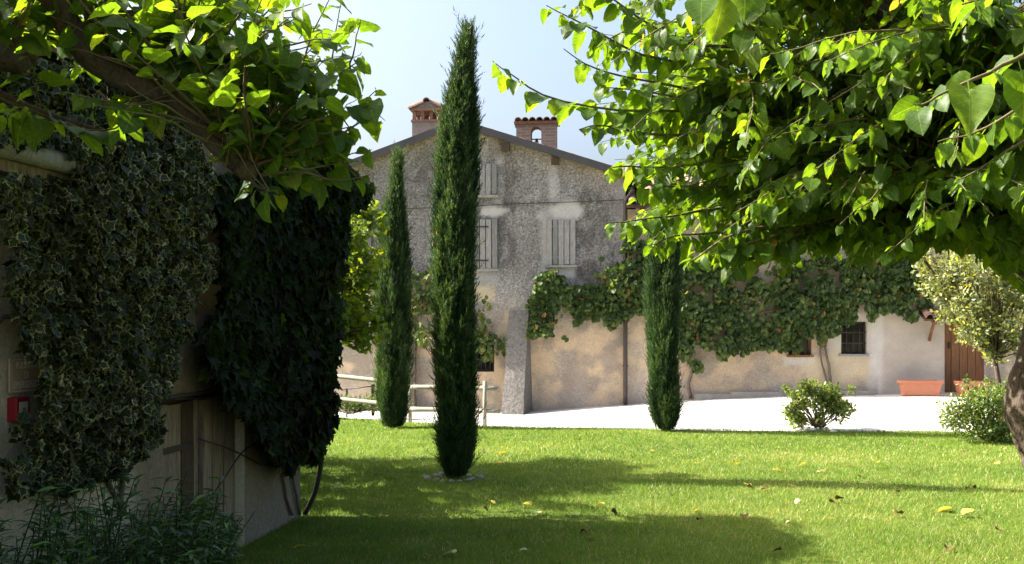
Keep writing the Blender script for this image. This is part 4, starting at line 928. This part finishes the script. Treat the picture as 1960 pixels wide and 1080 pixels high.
cb, _ = cypress(868, 915, 62, 74, 'tallest slender cypress with a ring of stones round its foot', PROF, .030, 15000, 1)
cypress(752, 815, 292, 68, 'cypress tapering to a fine point beside the log fence', PROF2, .012, 8500, 2)
cypress(1275, 828, 270, 60, 'cypress at the lawn edge in front of the wing downpipe', PROF, -.02, 8500, 3)
# stone ring
ST_ME = []
for s in range(4):
    rg = np.random.default_rng(60 + s); V = []; F = []; nr, na = 6, 9
    for i in range(nr + 1):
        ph = math.pi * i / nr
        for k in range(na):
            a = 2 * math.pi * k / na; r = 1 + rg.normal(0, .06); V.append((math.sin(ph) * math.cos(a) * r, math.sin(ph) * math.sin(a) * r * .8, math.cos(ph) * .6 * r))
    F = [(i * na + k, i * na + (k + 1) % na, (i + 1) * na + (k + 1) % na, (i + 1) * na + k) for i in range(nr) for k in range(na)]
    me = bpy.data.meshes.new('stone'); me.from_pydata(V, [], F); me.update(); me.polygons.foreach_set('use_smooth', np.ones(len(F), bool)); ST_ME.append(me)
def stone(p, s, mat, label, group, name='stone'):
    me = ST_ME[random.randrange(4)]
    key = me.name + mat.name
    m2 = bpy.data.meshes.get(key) or me.copy(); 
    if m2.name != key: m2.name = key; m2.materials.append(mat)
    o = bpy.data.objects.new(name, m2); COL.objects.link(o); o.location = [float(c) for c in p]; o.scale = (s, s * random.uniform(.7, 1), s * random.uniform(.6, .9)); o.rotation_euler = (random.uniform(-.2, .2), random.uniform(-.2, .2), random.uniform(0, 6))
    tag(o, label, 'stone', group)
for k in range(15):
    a = 2 * math.pi * k / 15 + random.uniform(-.12, .12); r = .25 + random.uniform(-.03, .06); x, y = cb[0] + r * math.cos(a), cb[1] + r * math.sin(a)
    stone((x, y, gz(x, y) + .012), random.uniform(.035, .06), M['stone'], 'grey stone in the ring round the tallest cypress', 'stones round the cypress foot')

# ------------------------------------------------------------------ log fence, hedge, iron rail
def fence():
    t = thing('log_fence', 'pale round-log fence with two rails at the gravel edge', 'fence', on_ground(928, 808))
    post_d = on_ground(928, 808)[1]
    def rail(a, b, Ya, Yb, r=.042, name='rail'):
        p, q = at(*a, Ya), at(*b, Yb); MB().tube(spline([p, (p + q) / 2 + np.array([0, 0, .006]), q], 8), [r * 1.04, r, r, r, r, r, r, r * .95], 10, rough=.03).build(name, M['logwood'], t)
    Yp = post_d + .07
    rail((778, 741), (953, 744), Yp + .55, Yp - .15); rail((778, 783), (957, 788), Yp + .55, Yp - .15)
    rail((560, 712), (793, 736), Yp + 1.9, Yp + .62); rail((560, 756), (793, 779), Yp + 1.9, Yp + .62)
    for (x, y0, y1, Y) in ((928, 730, 812, post_d), (785, 730, 806, Yp + .66), (600, 708, 792, Yp + 1.82)):
        p = at(x, y1, Y); g = float(gz(p[0], p[1])); q = at(x, y0, Y); MB().tube([(p[0], p[1], g - .05), (p[0], p[1], (g + q[2]) / 2), (p[0], p[1], q[2])], [.038, .036, .035], 10, rough=.04).build('post', M['logwood'], t)
fence()

def shrub(name, label, cat, base, clumps, n, shapes, size, mat, tints=(.5, .2), nobj=300, upbias=.5, stems=True, group=None, hole_prob=0.0, stemr=.012, trunk=None, drop=.0):
    t = thing(name, label, cat, base, group); cl = np.array(clumps, float); wts = cl[:, 3] ** 2; wts /= wts.sum()
    c = RNG.choice(len(cl), n, p=wts); q = rand_dirs(n); rr = RNG.random(n) ** .45 * np.exp(RNG.normal(0, .12, n)); P = cl[c, :3] + q * (cl[c, 3] * rr)[:, None] * np.array([1, 1, .85])
    P[:, 2] = np.maximum(P[:, 2], base[2] + .03)
    nn = unit(q * .6 + RNG.normal(0, .6, (n, 3)) + UP * upbias); dd = unit(q * .7 + RNG.normal(0, .6, (n, 3)) + UP * (.35 - drop))
    ti = np.clip(RNG.normal(tints[0], tints[1], n) + .25 * (rr - .7), 0, 1)
    foliage(t, shapes, P, dd, nn, RNG.uniform(*size, n), ti, mat, nobj=nobj)
    if stems:
        m = MB()
        for k in range(len(cl)):
            s0 = np.array(base) + np.array([random.uniform(-.06, .06), random.uniform(-.06, .06), 0]) if trunk is None else np.array(trunk)
            e = cl[k, :3]; mid = (s0 + e) / 2 + np.array([0, 0, .1 * cl[k, 3]]); m.tube(spline([s0, mid, e], 7), np.linspace(stemr, stemr * .35, 7), 5)
            for _ in range(5):
                f = e + rand_dirs(1)[0] * cl[k, 3] * .8; m.tube([mid * .4 + e * .6, (e + f) / 2, f], [stemr * .4, stemr * .3, stemr * .15], 4)
        tag(m.build('stems', M['twig'], t), kind='stuff')
    if trunk is not None: MB().tube(spline([np.array(base) - UP * .05, (np.array(base) + np.array(trunk)) / 2 + np.array([.04, 0, 0]), np.array(trunk)], 8), np.linspace(stemr * 3.2, stemr * 1.6, 8), 10, rough=.1).build('trunk', M['bark'], t)
    return t
def blob(cx, cy, Y, rx, ry, n, r, seed, depth=.5):
    rg = np.random.default_rng(seed); out = []
    for _ in range(n):
        a = rg.uniform(0, 2 * math.pi); f = math.sqrt(rg.random()); p = at(cx + rx * f * math.cos(a), cy + ry * f * math.sin(a), Y + rg.uniform(-depth, depth)); out.append((*p, rg.uniform(.7, 1.2) * r))
    return out
def gbase(px, py):
    p = on_ground(px, py); p[2] = gz(p[0], p[1]); return p
# the hedge along the ramp
b = gbase(672, 800); shrub('hedge', 'low clipped hedge behind the left end of the log fence', 'hedge', at(672, 792, 19.9), [(x, 20.2 + random.uniform(-.15, .25), .17 + random.uniform(-.03, .06), .20) for x in np.linspace(-4.2, -2.1, 16)], 3800, SH_OVAL, (.03, .06), M['bushleaf'], (.42, .22), 60)
r_ = thing('hand_rail', 'short black iron handrail above the hedge by the ramp', 'railing', at(700, 792, 21.0))
MB().tube([at(655, 746, 21.0), at(716, 739, 20.6)], .012, 6).build('rail', M['black'], r_)
MB().box(at(714, 766, 20.6), (.06, .05, .62)).build('post', M['black'], r_); MB().box(at(664, 772, 20.95), (.03, .03, .6)).build('post', M['black'], r_)
# shrubs at the lawn edge
b = gbase(1568, 826); sb = blob(1565, 778, b[1], 56, 42, 34, .13, 5, .3) + [(*at(1505 + 14 * k, 745 + (k % 3) * 14, b[1] + .1), .07) for k in range(10)]
shrub('garden_shrub', 'small round light green shrub with white pebbles at its base', 'shrub', b, sb, 3600, SH_OVAL, (.035, .075), M['bushleaf'], (.68, .25), 120)
for k in range(9):
    p = gbase(1530 + k * 9 + random.uniform(-3, 3), 829 + random.uniform(-3, 2)); stone((p[0], p[1], p[2] + .02), random.uniform(.03, .055), M['pebble'], 'white pebble at the base of the small round shrub', 'pebbles round the shrub', 'pebble')
b = gbase(1890, 846); shrub('garden_shrub', 'larger spreading shrub beside the gnarled mulberry trunk', 'shrub', b, blob(1885, 792, b[1], 82, 40, 40, .17, 6, .4) + [(*at(1850 + 20 * k, 735 + (k % 2) * 12, b[1]), .10) for k in range(6)], 5600, SH_OVAL, (.03, .065), M['bushleaf'], (.58, .28), 120)
b = gbase(1915, 838); tk = at(1905, 690, b[1]); shrub('evergreen_tree', 'pale grey-green small-leaved evergreen tree near the wing door', 'tree', b, blob(1890, 560, b[1], 90, 85, 56, .22, 7, .8) + blob(1800, 505, b[1], 48, 50, 18, .16, 8, .5) + blob(1915, 655, b[1], 48, 30, 14, .15, 9, .5), 9500, SH_OVAL, (.045, .085), M['oliveleaf'], (.52, .24), 300, trunk=tk, stemr=.02)
# leafy tree behind the shed, its sunlit edge showing past the creeper
tb = np.array([-3.3, 12.4, 0.0]); tk = tb + np.array([.1, 0, 1.5])
cl = blob(690, 480, 12.4, 38, 80, 20, .20, 15, .6) + blob(675, 620, 12.2, 40, 45, 10, .17, 16, .5) + blob(560, 500, 12.4, 130, 90, 22, .34, 17, 1.6) + blob(600, 600, 12.2, 90, 60, 14, .3, 18, 1.2) + blob(640, 455, 13.2, 60, 40, 12, .25, 19, .6)
_rg = np.random.default_rng(77)
cl += [(_rg.uniform(-4.6, -2.75), y_, _rg.uniform(.35, 2.0 + .5 * _rg.random()), _rg.uniform(.26, .42)) for y_ in np.linspace(9.95, 13.6, 46)]
cl += [(_rg.uniform(-3.3, -2.35), _rg.uniform(9.6, 11.0), _rg.uniform(.7, 2.7), _rg.uniform(.2, .32)) for _ in range(22)]
shrub('leafy_tree', 'yellow-green leafy tree showing from behind the shed corner', 'tree', tb, cl, 23000, SH_GRP, (.045, .085), M['treeleaf'], (.38, .24), 300, trunk=tk, stemr=.02, drop=.5)
# terracotta planters
def planter(px, py, label, wpx=78):
    u, _ = fac(px, py, .55); p = FP(u, 0, .55); z = float(gz(p[0], p[1])) - .03; Wd = wpx / FPX * p[1]; Hh = .31; Dp = .34
    t = thing('planter', label, 'planter', (p[0], p[1], z), 'terracotta planters by the wing door'); m = MB(); V = []
    prof = [(.80, 0, 0), (.80, .0, .0), (.92, .25, 0), (1.0, .25, 0), (1.0, .31, 0), (.93, .31, 0), (.91, .24, 0)]
    rows = [(.82, .78, .015), (.93, .92, .25), (1.0, 1.0, .25), (1.0, 1.0, Hh), (.94, .88, Hh), (.91, .84, .24)]
    for sw, sdp, zz in rows:
        for x, y in ((-1, -1), (1, -1), (1, 1), (-1, 1)): V.append(np.array([p[0], p[1], z + zz]) + TAN * x * Wd / 2 * sw - NOR * y * Dp / 2 * sdp)
    F = [(3, 2, 1, 0)] + [(i * 4 + k, i * 4 + (k + 1) % 4, i * 4 + 4 + (k + 1) % 4, i * 4 + 4 + k) for i in range(5) for k in range(4)]
    m.add(V, F); m.build('trough', M['terracotta'], t)
    MB().box((p[0], p[1], z + .225), (Wd * .89, Dp * .8, .02), np.array([TAN, -NOR, UP])).build('soil', M['earth'], t)
    for s in (-1, 1): MB().box(np.array([p[0], p[1], z + .0075]) + TAN * s * Wd * .28, (.10, Dp * .7, .015), np.array([TAN, -NOR, UP])).build('foot', M['terracotta'], t)
planter(1761, 757, 'empty rectangular terracotta trough against the pale wing wall'); planter(1862, 757, 'terracotta trough standing in front of the brown plank door', 60)

# lance-leaved plants in the shade at the foot of the shed
def lance():
    t = thing('leafy_undergrowth', 'dark lance-leaved bushy undergrowth at the foot of the shed', 'shrub', SP(5.2, 0, .4)); P = []; D = []; N_ = []; m = MB()
    for k in range(380):
        y = RNG.uniform(3.4, 7.2); d = RNG.uniform(.08, 1.0) * (1 if y < 6 else .6); b = SP(y, 0, d)
        if proj(b)[0] > 430: continue
        hmax = np.interp(y, [3.4, 4.5, 5.5, 6.3, 7.2], [.92, .92, .86, .56, .36]); h = hmax * RNG.uniform(.55, 1.08)
        ln = np.append(RNG.normal(0, .2, 2), 0) * h + SN * .12 * h; pts = spline([b, b + ln * .35 + UP * h * .55, b + ln + UP * h], 10); m.tube(pts, np.linspace(.006, .002, 10), 4)
        for j in range(34):
            f = .18 + .82 * j / 33; i = f * 9; a = pts[int(i)] * (1 - i % 1) + pts[min(int(i) + 1, 9)] * (i % 1); th = j * 2.4 + RNG.uniform(-.4, .4); rd = np.array([math.cos(th), math.sin(th), 0.0])
            P.append(a); D.append(rd * .9 + UP * RNG.uniform(-.1, .7)); N_.append(UP + rd * -.3 + RNG.normal(0, .25, 3))
    n = len(P); px, py = proj(np.array(P)); keep = ~((px > 460) | ((px > 310) & (py < 900)))
    P, D, N_ = np.array(P)[keep], np.array(D)[keep], np.array(N_)[keep]; n = len(P)
    foliage(t, SH_LAN, P, D, N_, RNG.uniform(.045, .085, n), np.clip(RNG.normal(.55, .28, n), 0, 1), M['lanceleaf'])
    tag(m.build('stems', M['greenstem'], t), kind='stuff')
lance()

# ------------------------------------------------------------------ mulberry trees
def shoot_leaves(pts, out, step, size, flop, rg):
    seg = np.linalg.norm(np.diff(pts, axis=0), axis=1); L = np.concatenate([[0], np.cumsum(seg)]); s = step * (1.2 + rg.random()); k = 0
    while s < L[-1]:
        p = np.array([np.interp(s, L, pts[:, i]) for i in range(3)]); i = min(np.searchsorted(L, s), len(pts) - 1); tg = unit(pts[i] - pts[i - 1]); sd = unit(np.cross(tg, UP + rg.normal(0, .2, 3))) * (1 if k % 2 else -1)
        d = unit(sd * .8 + tg * .45 - UP * flop * rg.uniform(.3, 1.4) + rg.normal(0, .25, 3)); nrm = unit(UP * .9 + sd * .35 + rg.normal(0, .38, 3)); f = s / L[-1]
        sz = size * rg.uniform(.45, 1.3) * (1.0 if f < .75 else 1 - 1.6 * (f - .75)); out.append((p + d * sz * .26, d, nrm, sz)); s += step * rg.uniform(.7, 1.4); k += 1
    return out
def clip_shoot(P, sil):
    px, py = proj(P); ok = in_poly(px, py, sil) | (P[:, 1] < 2.8)
    bad = np.where(~ok)[0]; return P if not len(bad) else P[:bad[0]]
def grow(hub, dirs, length, droop, rg, n=9):
    t = np.linspace(0, 1, n)[:, None]; return hub + dirs * length * t + np.array([0, 0, -1.0]) * droop * length * t ** 2 + np.cumsum(rg.normal(0, .008, (n, 3)), 0)
def mulberry_right():
    rg = np.random.default_rng(11); YT = 7.4
    sil = [(1045, -400), (1040, 10), (1075, 60), (1100, 110), (1125, 160), (930, 100), (930, 150), (1000, 210), (1120, 250), (1120, 290), (1140, 320), (1185, 350), (1150, 420), (1160, 470), (1260, 500), (1400, 525), (1480, 530), (1560, 505), (1700, 500), (1760, 470), (1850, 465), (1900, 500), (2000, 600), (2600, 700), (2600, -1500), (1045, -1500)]
    base = np.array([(2040 - CX) / FPX * YT, YT, 0.0]); base[2] = gz(base[0], base[1])
    t = thing('mulberry_tree', 'spreading mulberry tree with gnarled leaning trunk over the lawn', 'tree', base, 'pollarded mulberry trees')
    tr = [base - UP * .08, at(2035, 1000, YT), at(2006, 886, YT), at(1988, 840, YT), at(1970, 790, YT), at(1974, 740, YT), at(1992, 670, YT), at(2010, 590, YT), at(2012, 530, YT)]
    MB().tube(spline(tr, 40), np.interp(np.linspace(0, 1, 40), [0, .15, .45, .55, .7, 1], [.21, .16, .155, .165, .14, .15]), 18, rough=.07).build('trunk', M['bark'], t)
    top = tr[-1]; hubs = [(1640, 190, 6.4), (1800, 110, 5.8), (1480, 330, 6.9), (1850, 320, 6.6), (1760, -90, 6.2), (2080, 90, 6.2), (1560, 20, 7.2), (2020, 330, 8.4), (1700, 380, 7.6), (2150, 260, 5.2), (1930, 180, 7.8), (1700, 300, 5.8), (1560, 240, 6.0), (1850, 210, 5.4), (1950, 400, 6.2), (1780, 330, 5.6), (1450, 170, 6.2), (1600, 380, 6.6), (1900, 60, 5.0), (1780, 200, 7.6), (1650, 120, 7.8), (1880, 400, 7.8), (1980, 240, 6.0), (1720, 400, 6.8), (2080, 380, 6.8), (1850, 440, 6.4), (1500, -150, 6.6), (1380, -120, 6.2), (1700, -260, 6.6), (1620, -60, 5.6), (1950, -80, 6.4)]  # last hubs lie above the view, added to shade the crown's interior
    shade_hubs = [np.array([2.4, 2.4, 3.45]), np.array([1.5, 1.7, 3.5]), np.array([2.6, 1.0, 3.4])]  # unseen overhead hubs, added so their leaves block sky light
    H = [at(*h) for h in hubs] + shade_hubs; m = MB(); out = []
    for i, h in enumerate(H):
        mid = top * .5 + h * .5 + np.array([0, 0, .14]) + rg.normal(0, .06, 3); MB().tube(spline([top - UP * .05, mid, h], 14), np.linspace(.085, .038, 14), 10, rough=.1, seed=i).build('limb', M['bark'], t)
    for i, h in enumerate(H):
        for k in range(48):
            d = rand_dirs(1, rg)[0]; d[2] = abs(d[2]) * .85 - .25; d[0] -= .22; d = unit(d); L = rg.uniform(.55, 1.35)
            P = clip_shoot(grow(h, d, L, rg.uniform(.10, .42), rg), sil)
            if len(P) < 3: continue
            m.tube(P, np.linspace(.008, .002, len(P)), 4, cap=False); shoot_leaves(P, out, .052, .098, .75, rg)
    # individual shoots one can follow in the photograph
    hero = [([(1480, 215, 6.2), (1322, 213, 5.9), (1180, 212, 5.7), (1050, 185, 5.6), (990, 150, 5.55), (948, 120, 5.5)], .070, .115), ([(1433, 93, 6.0), (1300, 75, 5.8), (1174, 0, 5.6), (1120, -60, 5.5)], .06, .12), ([(1590, 143, 5.9), (1498, 106, 5.5), (1396, 18, 5.2), (1340, -60, 5.0)], .07, .125),
            ([(1400, 120, 6.0), (1250, 110, 5.8), (1130, 50, 5.6), (1050, 10, 5.5)], .058, .115), ([(1450, 200, 6.0), (1280, 160, 5.9), (1150, 130, 5.8), (1085, 90, 5.7)], .058, .115), ([(1400, 260, 6.0), (1260, 260, 5.8), (1160, 245, 5.6), (1110, 250, 5.5)], .055, .115), ([(1420, 300, 6.2), (1290, 320, 6.0), (1200, 320, 5.8), (1160, 325, 5.7)], .055, .11),
            ([(1500, 380, 6.4), (1360, 400, 6.1), (1240, 415, 5.8), (1165, 425, 5.6)], .052, .12), ([(1550, 430, 6.4), (1420, 440, 6.1), (1300, 450, 5.8), (1250, 470, 5.7)], .05, .125), ([(1600, 420, 6.2), (1500, 445, 5.9), (1420, 470, 5.7), (1360, 490, 5.6)], .05, .125), ([(1700, 410, 6.4), (1580, 430, 6.1), (1480, 470, 5.9), (1430, 490, 5.8)], .05, .12),
            ([(1560, 440, 6.0), (1480, 470, 5.8), (1420, 500, 5.7), (1400, 515, 5.6)], .05, .12), ([(1480, 430, 5.9), (1400, 455, 5.7), (1340, 490, 5.6), (1320, 505, 5.5)], .05, .12), ([(1850, 390, 6.6), (1740, 420, 6.4), (1640, 440, 6.2), (1560, 460, 6.1)], .055, .12), ([(1450, 360, 6.3), (1350, 360, 6.0), (1260, 365, 5.8), (1210, 360, 5.7)], .052, .115), ([(1500, 30, 6.2), (1350, 40, 6.0), (1200, 60, 5.8), (1130, 100, 5.7)], .055, .12), ([(1480, 160, 6.1), (1340, 190, 5.9), (1230, 175, 5.8), (1150, 165, 5.7)], .055, .115),
            ([(2060, 40, 3.5), (1960, 95, 3.4), (1880, 130, 3.3), (1800, 165, 3.25), (1755, 185, 3.2)], .055, .135), ([(1420, -120, 3.0), (1400, -60, 2.95), (1370, -25, 2.9), (1310, -10, 2.9)], .085, .165), ([(1950, -60, 3.9), (1900, -10, 3.8), (1840, 20, 3.7)], .06, .125), ([(2040, 160, 4.4), (1960, 200, 4.3), (1880, 250, 4.3), (1800, 270, 4.3)], .055, .125), ([(1980, 260, 4.8), (1900, 300, 4.8), (1830, 340, 4.8)], .06, .12)]
    for P, st, sz in hero:
        Q = spline([at(*p) for p in P], 14) + np.cumsum(rg.normal(0, .003, (14, 3)), 0); m.tube(Q, np.linspace(.010, .0025, 14), 5, cap=False); shoot_leaves(Q, out, st, sz, .8, rg); 
        if sz < .13: shoot_leaves(Q, out, st * 1.4, sz * .85, .9, rg)
    tag(m.build('twigs', M['twig'], t), kind='stuff')
    P = np.array([o[0] for o in out]); D = np.array([o[1] for o in out]); N_ = np.array([o[2] for o in out]); Sz = np.array([o[3] for o in out]); px, py = proj(P)
    keep = (in_poly(px, py, sil) & (P[:, 1] > 2.6) | ((P[:, 1] < 2.8) & (P[:, 2] > EYE + .36 * P[:, 1] + .1))) & (P[:, 2] > 1.2); P, D, N_, Sz = P[keep], D[keep], N_[keep], Sz[keep]; n = len(P)
    ti = np.clip(rg.normal(.5, .2, n), 0, .93); ti = np.where(rg.random(n) < .012, rg.uniform(.96, 1, n), ti)
    print('right mulberry leaves', n); foliage(t, SH_MUL, P, D, N_, Sz, ti, M['mulberry'])
mulberry_right()
def mulberry_left():
    rg = np.random.default_rng(23)
    sil = [(-900, -1200), (640, -1200), (690, -100), (690, 60), (735, 190), (735, 260), (720, 360), (640, 370), (560, 370), (500, 385), (450, 360), (420, 340), (400, 330), (395, 300), (330, 235), (280, 260), (240, 285), (150, 260), (60, 290), (-900, 300)]
    base = np.array([-2.0, 3.1, 0.0])
    t = thing('mulberry_tree', 'mulberry tree with thick bare pollarded limb reaching past the ivy', 'tree', base, 'pollarded mulberry trees')
    top = np.array([-1.95, 3.5, 2.75])
    MB().tube(spline([base - UP * .08, base + np.array([.03, .1, 1.2]), top + np.array([-.03, -.1, -.5]), top], 24), np.interp(np.linspace(0, 1, 24), [0, .2, 1], [.2, .15, .14]), 16, rough=.07).build('trunk', M['bark'], t)
    limb = [top - UP * .03, at(40, -80, 3.9), at(135, 55, 4.1), at(185, 115, 4.15), at(250, 158, 4.2), at(325, 185, 4.2), at(372, 228, 4.2), at(425, 290, 4.15), at(485, 338, 4.1)]
    MB().tube(spline(limb, 44), np.interp(np.linspace(0, 1, 44), [0, .25, .36, .44, .6, .68, .74, .9, .97, 1], [.08, .052, .062, .048, .042, .050, .040, .033, .038, .022]), 16, rough=.06, seed=3).build('limb', M['bark'], t)
    for e, q in (([top, at(-80, 40, 3.7), at(20, 120, 4.0), at(60, 110, 4.2)], .06), ([at(-90, 130, 3.9), at(0, 180, 4.1), at(75, 212, 4.2), at(190, 250, 4.25)], .018), ([top, at(-60, -60, 4.2), at(120, -110, 4.6), at(330, -90, 5.0)], .05)):
        MB().tube(spline(e, 18), np.linspace(q, q * .5, 18), 9, rough=.08).build('limb', M['bark'], t)
    for (x, y, Y, r) in ((170, 78, 4.15, .07), (345, 178, 4.2, .066), (470, 325, 4.1, .046)):
        c = at(x, y, Y); MB().tube([c - UP * r * .9, c - UP * r * .3, c + UP * r * .4, c + UP * r], [r * .35, r, r * .95, r * .4], 10, rough=.18).build('knob', M['bark'], t)
    m = MB(); out = []
    hubs = [((170, 60, 4.15), 11, (.5, .9)), ((345, 165, 4.2), 21, (.5, 1.0)), ((372, 210, 4.2), 14, (.4, .8)), ((440, 285, 4.12), 17, (.35, .8)), ((478, 325, 4.1), 20, (.3, .65)), ((20, 110, 4.05), 11, (.3, .6)), ((330, -90, 5.0), 4, (.4, .9)), ((250, 150, 4.2), 6, (.4, .9))]
    for h, n, (l0, l1) in hubs:
        hp = at(*h)
        for k in range(n):
            d = rand_dirs(1, rg)[0]; d[2] = abs(d[2]) * .9 + .28; d[0] = d[0] * .9 + .18; d = unit(d); P = clip_shoot(grow(hp + UP * .035, d, rg.uniform(l0, l1), rg.uniform(0, .22), rg), sil)
            if len(P) < 3: continue
            m.tube(P, np.linspace(.0085, .002, len(P)), 5, cap=False); shoot_leaves(P, out, .056, .100, .55, rg)
    hero = [[(590, 300, 4.3), (605, 250, 4.35), (620, 190, 4.4), (632, 120, 4.4), (640, 60, 4.45), (652, 0, 4.5)], [(480, 320, 4.1), (560, 290, 4.1), (640, 265, 4.15), (700, 225, 4.2), (725, 205, 4.2)], [(500, 335, 4.1), (580, 330, 4.1), (650, 345, 4.1), (715, 335, 4.1)], [(440, 280, 4.1), (520, 220, 4.1), (570, 140, 4.15), (600, 60, 4.2), (640, -30, 4.3)], [(350, 170, 4.2), (352, 80, 4.2), (350, -30, 4.2)], [(400, 230, 4.2), (460, 120, 4.2), (525, 0, 4.2)],
            [(0, 185, 4.1), (75, 215, 4.2), (150, 245, 4.2), (215, 245, 4.2), (270, 215, 4.2)], [(190, 175, 4.1), (215, 200, 4.05), (260, 225, 4.0)], [(480, 345, 4.1), (500, 360, 4.05), (530, 365, 4.0)], [(420, 290, 4.1), (425, 310, 4.0), (428, 330, 4.0)], [(540, 250, 4.2), (600, 200, 4.2), (640, 150, 4.2), (690, 110, 4.2)], [(500, 250, 4.2), (580, 235, 4.2), (640, 215, 4.2), (680, 260, 4.2)], [(300, 60, 4.2), (270, 0, 4.2), (250, -60, 4.2)], [(60, 110, 4.1), (100, 40, 4.1), (100, -40, 4.1)],
            [(400, 250, 4.3), (480, 200, 4.4), (540, 160, 4.5), (570, 100, 4.6)], [(250, 150, 4.2), (300, 100, 4.3), (380, 60, 4.4), (440, 20, 4.5)]]
    for Pp in hero:
        Q = spline([at(*p) for p in Pp], 14) + np.cumsum(rg.normal(0, .002, (14, 3)), 0); m.tube(Q, np.linspace(.008, .0022, 14), 5, cap=False); shoot_leaves(Q, out, .048, .104, .6, rg)
        for q in range(4):
            b0 = Q[rg.integers(3, 12)]; d = rand_dirs(1, rg)[0]; d[2] = abs(d[2]) * .8; P = clip_shoot(grow(b0, unit(d), rg.uniform(.22, .45), rg.uniform(.05, .3), rg), sil)
            if len(P) < 3: continue
            m.tube(P, np.linspace(.004, .0015, len(P)), 4, cap=False); shoot_leaves(P, out, .05, .105, .6, rg)
    tag(m.build('twigs', M['twig'], t), kind='stuff')
    P = np.array([o[0] for o in out]); D = np.array([o[1] for o in out]); N_ = np.array([o[2] for o in out]); Sz = np.array([o[3] for o in out]); px, py = proj(P)
    LB = spline(limb, 60); lx, ly = proj(LB); dl = np.hypot(px[:, None] - lx[None], py[:, None] - ly[None]); near = (dl.min(1) < 30) & (P[:, 1] < LB[dl.argmin(1), 1] + .06) & (px > 175)
    keep = (in_poly(px, py, sil) | ((P[:, 1] < 2.6) & (P[:, 2] > EYE + .36 * P[:, 1] + .1))) & ~near & ~((P[:, 1] > 2.6) & ((py < -70) & (rg.random(len(P)) < .85) | (px < -20) & (rg.random(len(P)) < .93))) & (P[:, 2] > 1.4) & (P[:, 0] > SHED_A + SHED_B * P[:, 1] + .05)
    P, D, N_, Sz = P[keep], D[keep], N_[keep], Sz[keep]; n = len(P); ti = np.clip(rg.normal(.55, .2, n), 0, .93)
    print('left mulberry leaves', n); foliage(t, SH_MUL, P, D, N_, Sz, ti, M['mulberry'])
mulberry_left()

# ------------------------------------------------------------------ fallen leaves
def fallen():
    kinds = {'y': ('yellowleaf', 'yellow fallen mulberry leaf lying on the lawn', 'yellow fallen leaves'), 'b': ('brownleaf', 'shrivelled brown fallen leaf lying on the lawn', 'brown fallen leaves'), 'p': ('paleleaf', 'pale greenish fallen leaf lying on the lawn', 'pale fallen leaves')}
    spots = [(966, 871, 'y'), (952, 890, 'y'), (938, 966, 'y'), (1018, 974, 'y'), (1027, 988, 'p'), (1155, 975, 'y'), (1170, 988, 'b'), (640, 938, 'p'), (565, 1056, 'y'), (870, 1070, 'p'), (1008, 1063, 'p'), (1125, 1036, 'p'), (1335, 892, 'y'), (1410, 891, 'y'), (1568, 910, 'p'), (1540, 893, 'y'), (1275, 948, 'p'), (1428, 934, 'y'), (1512, 936, 'y'), (1590, 997, 'y'), (1515, 1003, 'p'), (1330, 985, 'y'), (1386, 990, 'y'), (1910, 892, 'y'), (1855, 938, 'b'), (1590, 967, 'b'), (1457, 944, 'b'), (1650, 918, 'b'), (1725, 988, 'b'), (1720, 948, 'b'), (1531, 963, 'p'), (1424, 992, 'b'), (1908, 1018, 'b'), (1495, 1062, 'b'), (1815, 1053, 'b'), (1246, 867, 'y'), (1210, 880, 'b'), (1482, 905, 'y'), (1620, 895, 'p'), (1750, 850, 'b'), (1850, 870, 'b'), (1700, 885, 'p'), (1602, 962, 'b'), (1125, 1024, 'b'), (925, 982, 'b'), (1430, 938, 'b'), (1860, 934, 'b'), (1337, 1002, 'b'), (1680, 890, 'y')]
    cache = {}
    def put(px, py, k, s, label=None, group=True):
        m, lab, grp = kinds[k]; q = random.randrange(4); key = (m, q)
        if key not in cache:
            V, T, L, E = SH_MUL[q]; V = V.copy(); V[:, 2] = V[:, 2] * (.9 if k != 'b' else 1.6) + (.35 * V[:, 0] ** 2 if k != 'b' else .9 * V[:, 0] ** 2)
            me = np_mesh('fallen_leaf', V, T, True, {'tint': ('FLOAT', np.full(len(V), random.random())), 'lco': ('FLOAT_VECTOR', L)}); me.materials.append(M[m]); cache[key] = me
        if group:
            where = ' inside the shed shadow' if (py > 1005 and px < 1560) else (' in the tree shade round the tallest cypress' if (py < 990 and px < 1180) else ' on the sunlit grass'); lab = lab.replace(' lying on the lawn', where); grp += where
        p = gbase(px, py); o = bpy.data.objects.new('fallen_leaf', cache[key]); COL.objects.link(o); o.location = (p[0], p[1], p[2] + .034); o.scale = (s, s, s)
        o.rotation_euler = (random.uniform(-.35, .5), random.uniform(-.4, .4), random.uniform(0, 6.3)); tag(o, label or lab, 'leaf', grp if group else None)
    for px, py, k in spots: put(px, py, k, random.uniform(.06, .105) if k != 'b' else random.uniform(.055, .09))
    put(1820, 978, 'y', .165, 'largest bright yellow fallen leaf on the sunlit lawn', False); put(1842, 988, 'y', .11)
fallen()
